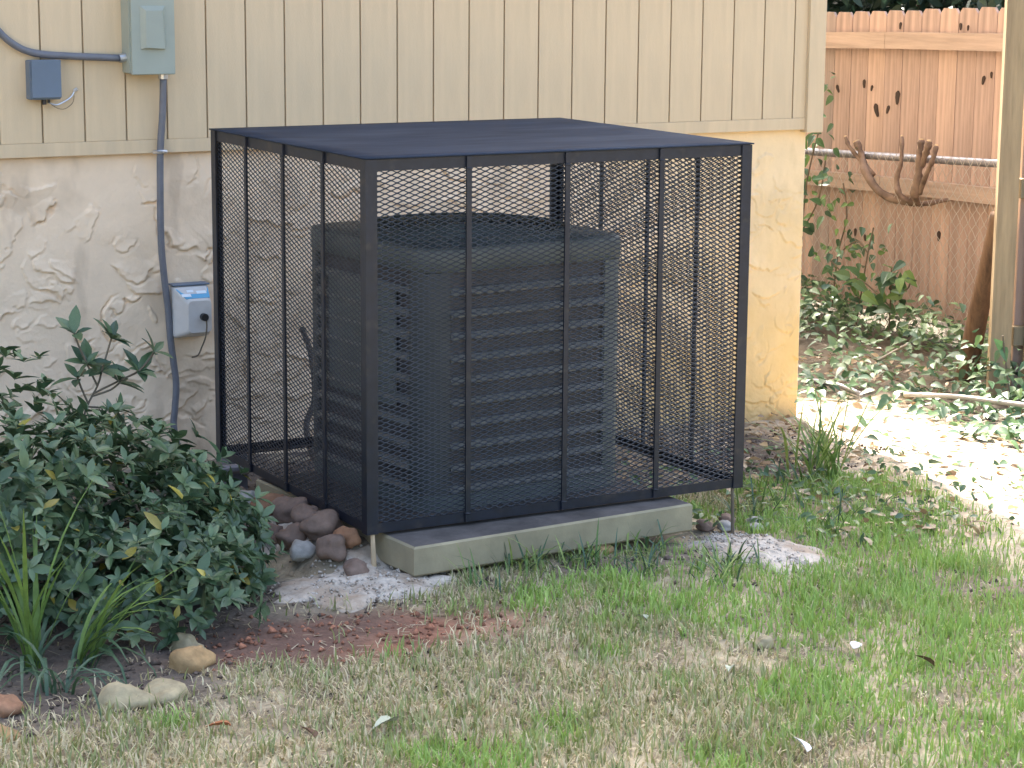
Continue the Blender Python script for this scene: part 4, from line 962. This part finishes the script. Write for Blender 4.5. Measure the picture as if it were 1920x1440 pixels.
# ------------------------------------------------------------------ trees behind the fence
def tree(x, y, h, cr, ch, n, label, ls=(.08, .14), base_z=None, squash=.8, low=False, c0=(.03, .07, .03), c1=(.08, .15, .05), seed=0):
    r_ = np.random.RandomState(seed)
    e = empty('tree', (x, y, gz(x, y))); tag(e, label, 'tree', 'trees and bushes beyond the fence')
    tr = [(0, 0, -.1), (.05, .03, h*.3), (-.04, .08, h*.6), (.02, 0, h)]
    q = smooth_path(tr, 4); MB().tube(q, list(np.linspace(.05+h*.018, .02, len(q))), 9).build('trunk', M['bark'], e, True)
    for k in range(6):
        a = k*1.05+r_.rand(); z0 = h*r_.uniform(.35, .8)
        MB().tube(smooth_path([(0, .03, z0), (math.cos(a)*cr*.35, math.sin(a)*cr*.35, z0+h*.12), (math.cos(a)*cr*.75, math.sin(a)*cr*.75, z0+h*.2)], 3), [.04, .036, .03, .026, .022, .016, .01], 6).build('limb', M['bark'], e, True)
    nc = 34; cl_ = r_.normal(size=(nc, 3)); cl_ /= np.linalg.norm(cl_, axis=1, keepdims=True); cl_ *= r_.uniform(.25, .95, (nc, 1))
    ctr = np.array((0, 0, h if not low else h*.5)); rad = np.array((cr, cr, ch))
    ii = r_.randint(nc, size=n); p = ctr+rad*(cl_[ii]+r_.normal(size=(n, 3))*.16)
    ok = p[:, 2] > .05; p = p[ok]; n = len(p)
    tn = r_.normal(size=(n, 3)); nr = r_.normal(size=(n, 3))*.6+np.array((0, 0, 1))
    V_, F_, C_ = leaf_mass(p, nr, tn, r_.uniform(ls[0], ls[1], n), leaf_colors(n, c0, c1, r_), 'ellip', 1.2)
    fast_mesh('crown', V_, F_, M['treeleaf'], e, C_)['kind'] = 'stuff'
    return e
tree(7.4, 5.7, 5.6, 1.85, 1.5, 9500, 'tall tree just beyond the cedar fence', seed=1)
tree(6.0, 8.0, 6.4, 1.7, 1.5, 6000, 'tall tree behind the house at the end of the side yard', seed=2)
for i, (x, y, h, cr, lab) in enumerate([(7.6, 6.5, 3.0, 1.5, 'dark bush behind the fence next to the siding corner'), (8.8, 5.0, 3.4, 1.7, 'dark leafy bush behind the middle of the fence'), (8.4, 8.8, 3.6, 1.8, 'distant dark bush behind the cedar fence'), (7.4, 1.6, 2.8, 1.3, 'dark bush beyond the fence near the gate post'), (10.5, 8.5, 4, 2.2, 'far dark tree mass beyond the fence'), (9.3, 6.9, 3.4, 1.9, 'broad dark bush further behind the cedar fence'), (10.8, 4.8, 4, 2.0, 'far dark tree mass beyond the fence on the right')]):
    tree(x, y, h, cr, h*.55, 7500, lab, (.08, .14), low=True, c0=(.02, .045, .03), c1=(.05, .09, .05), seed=20+i)
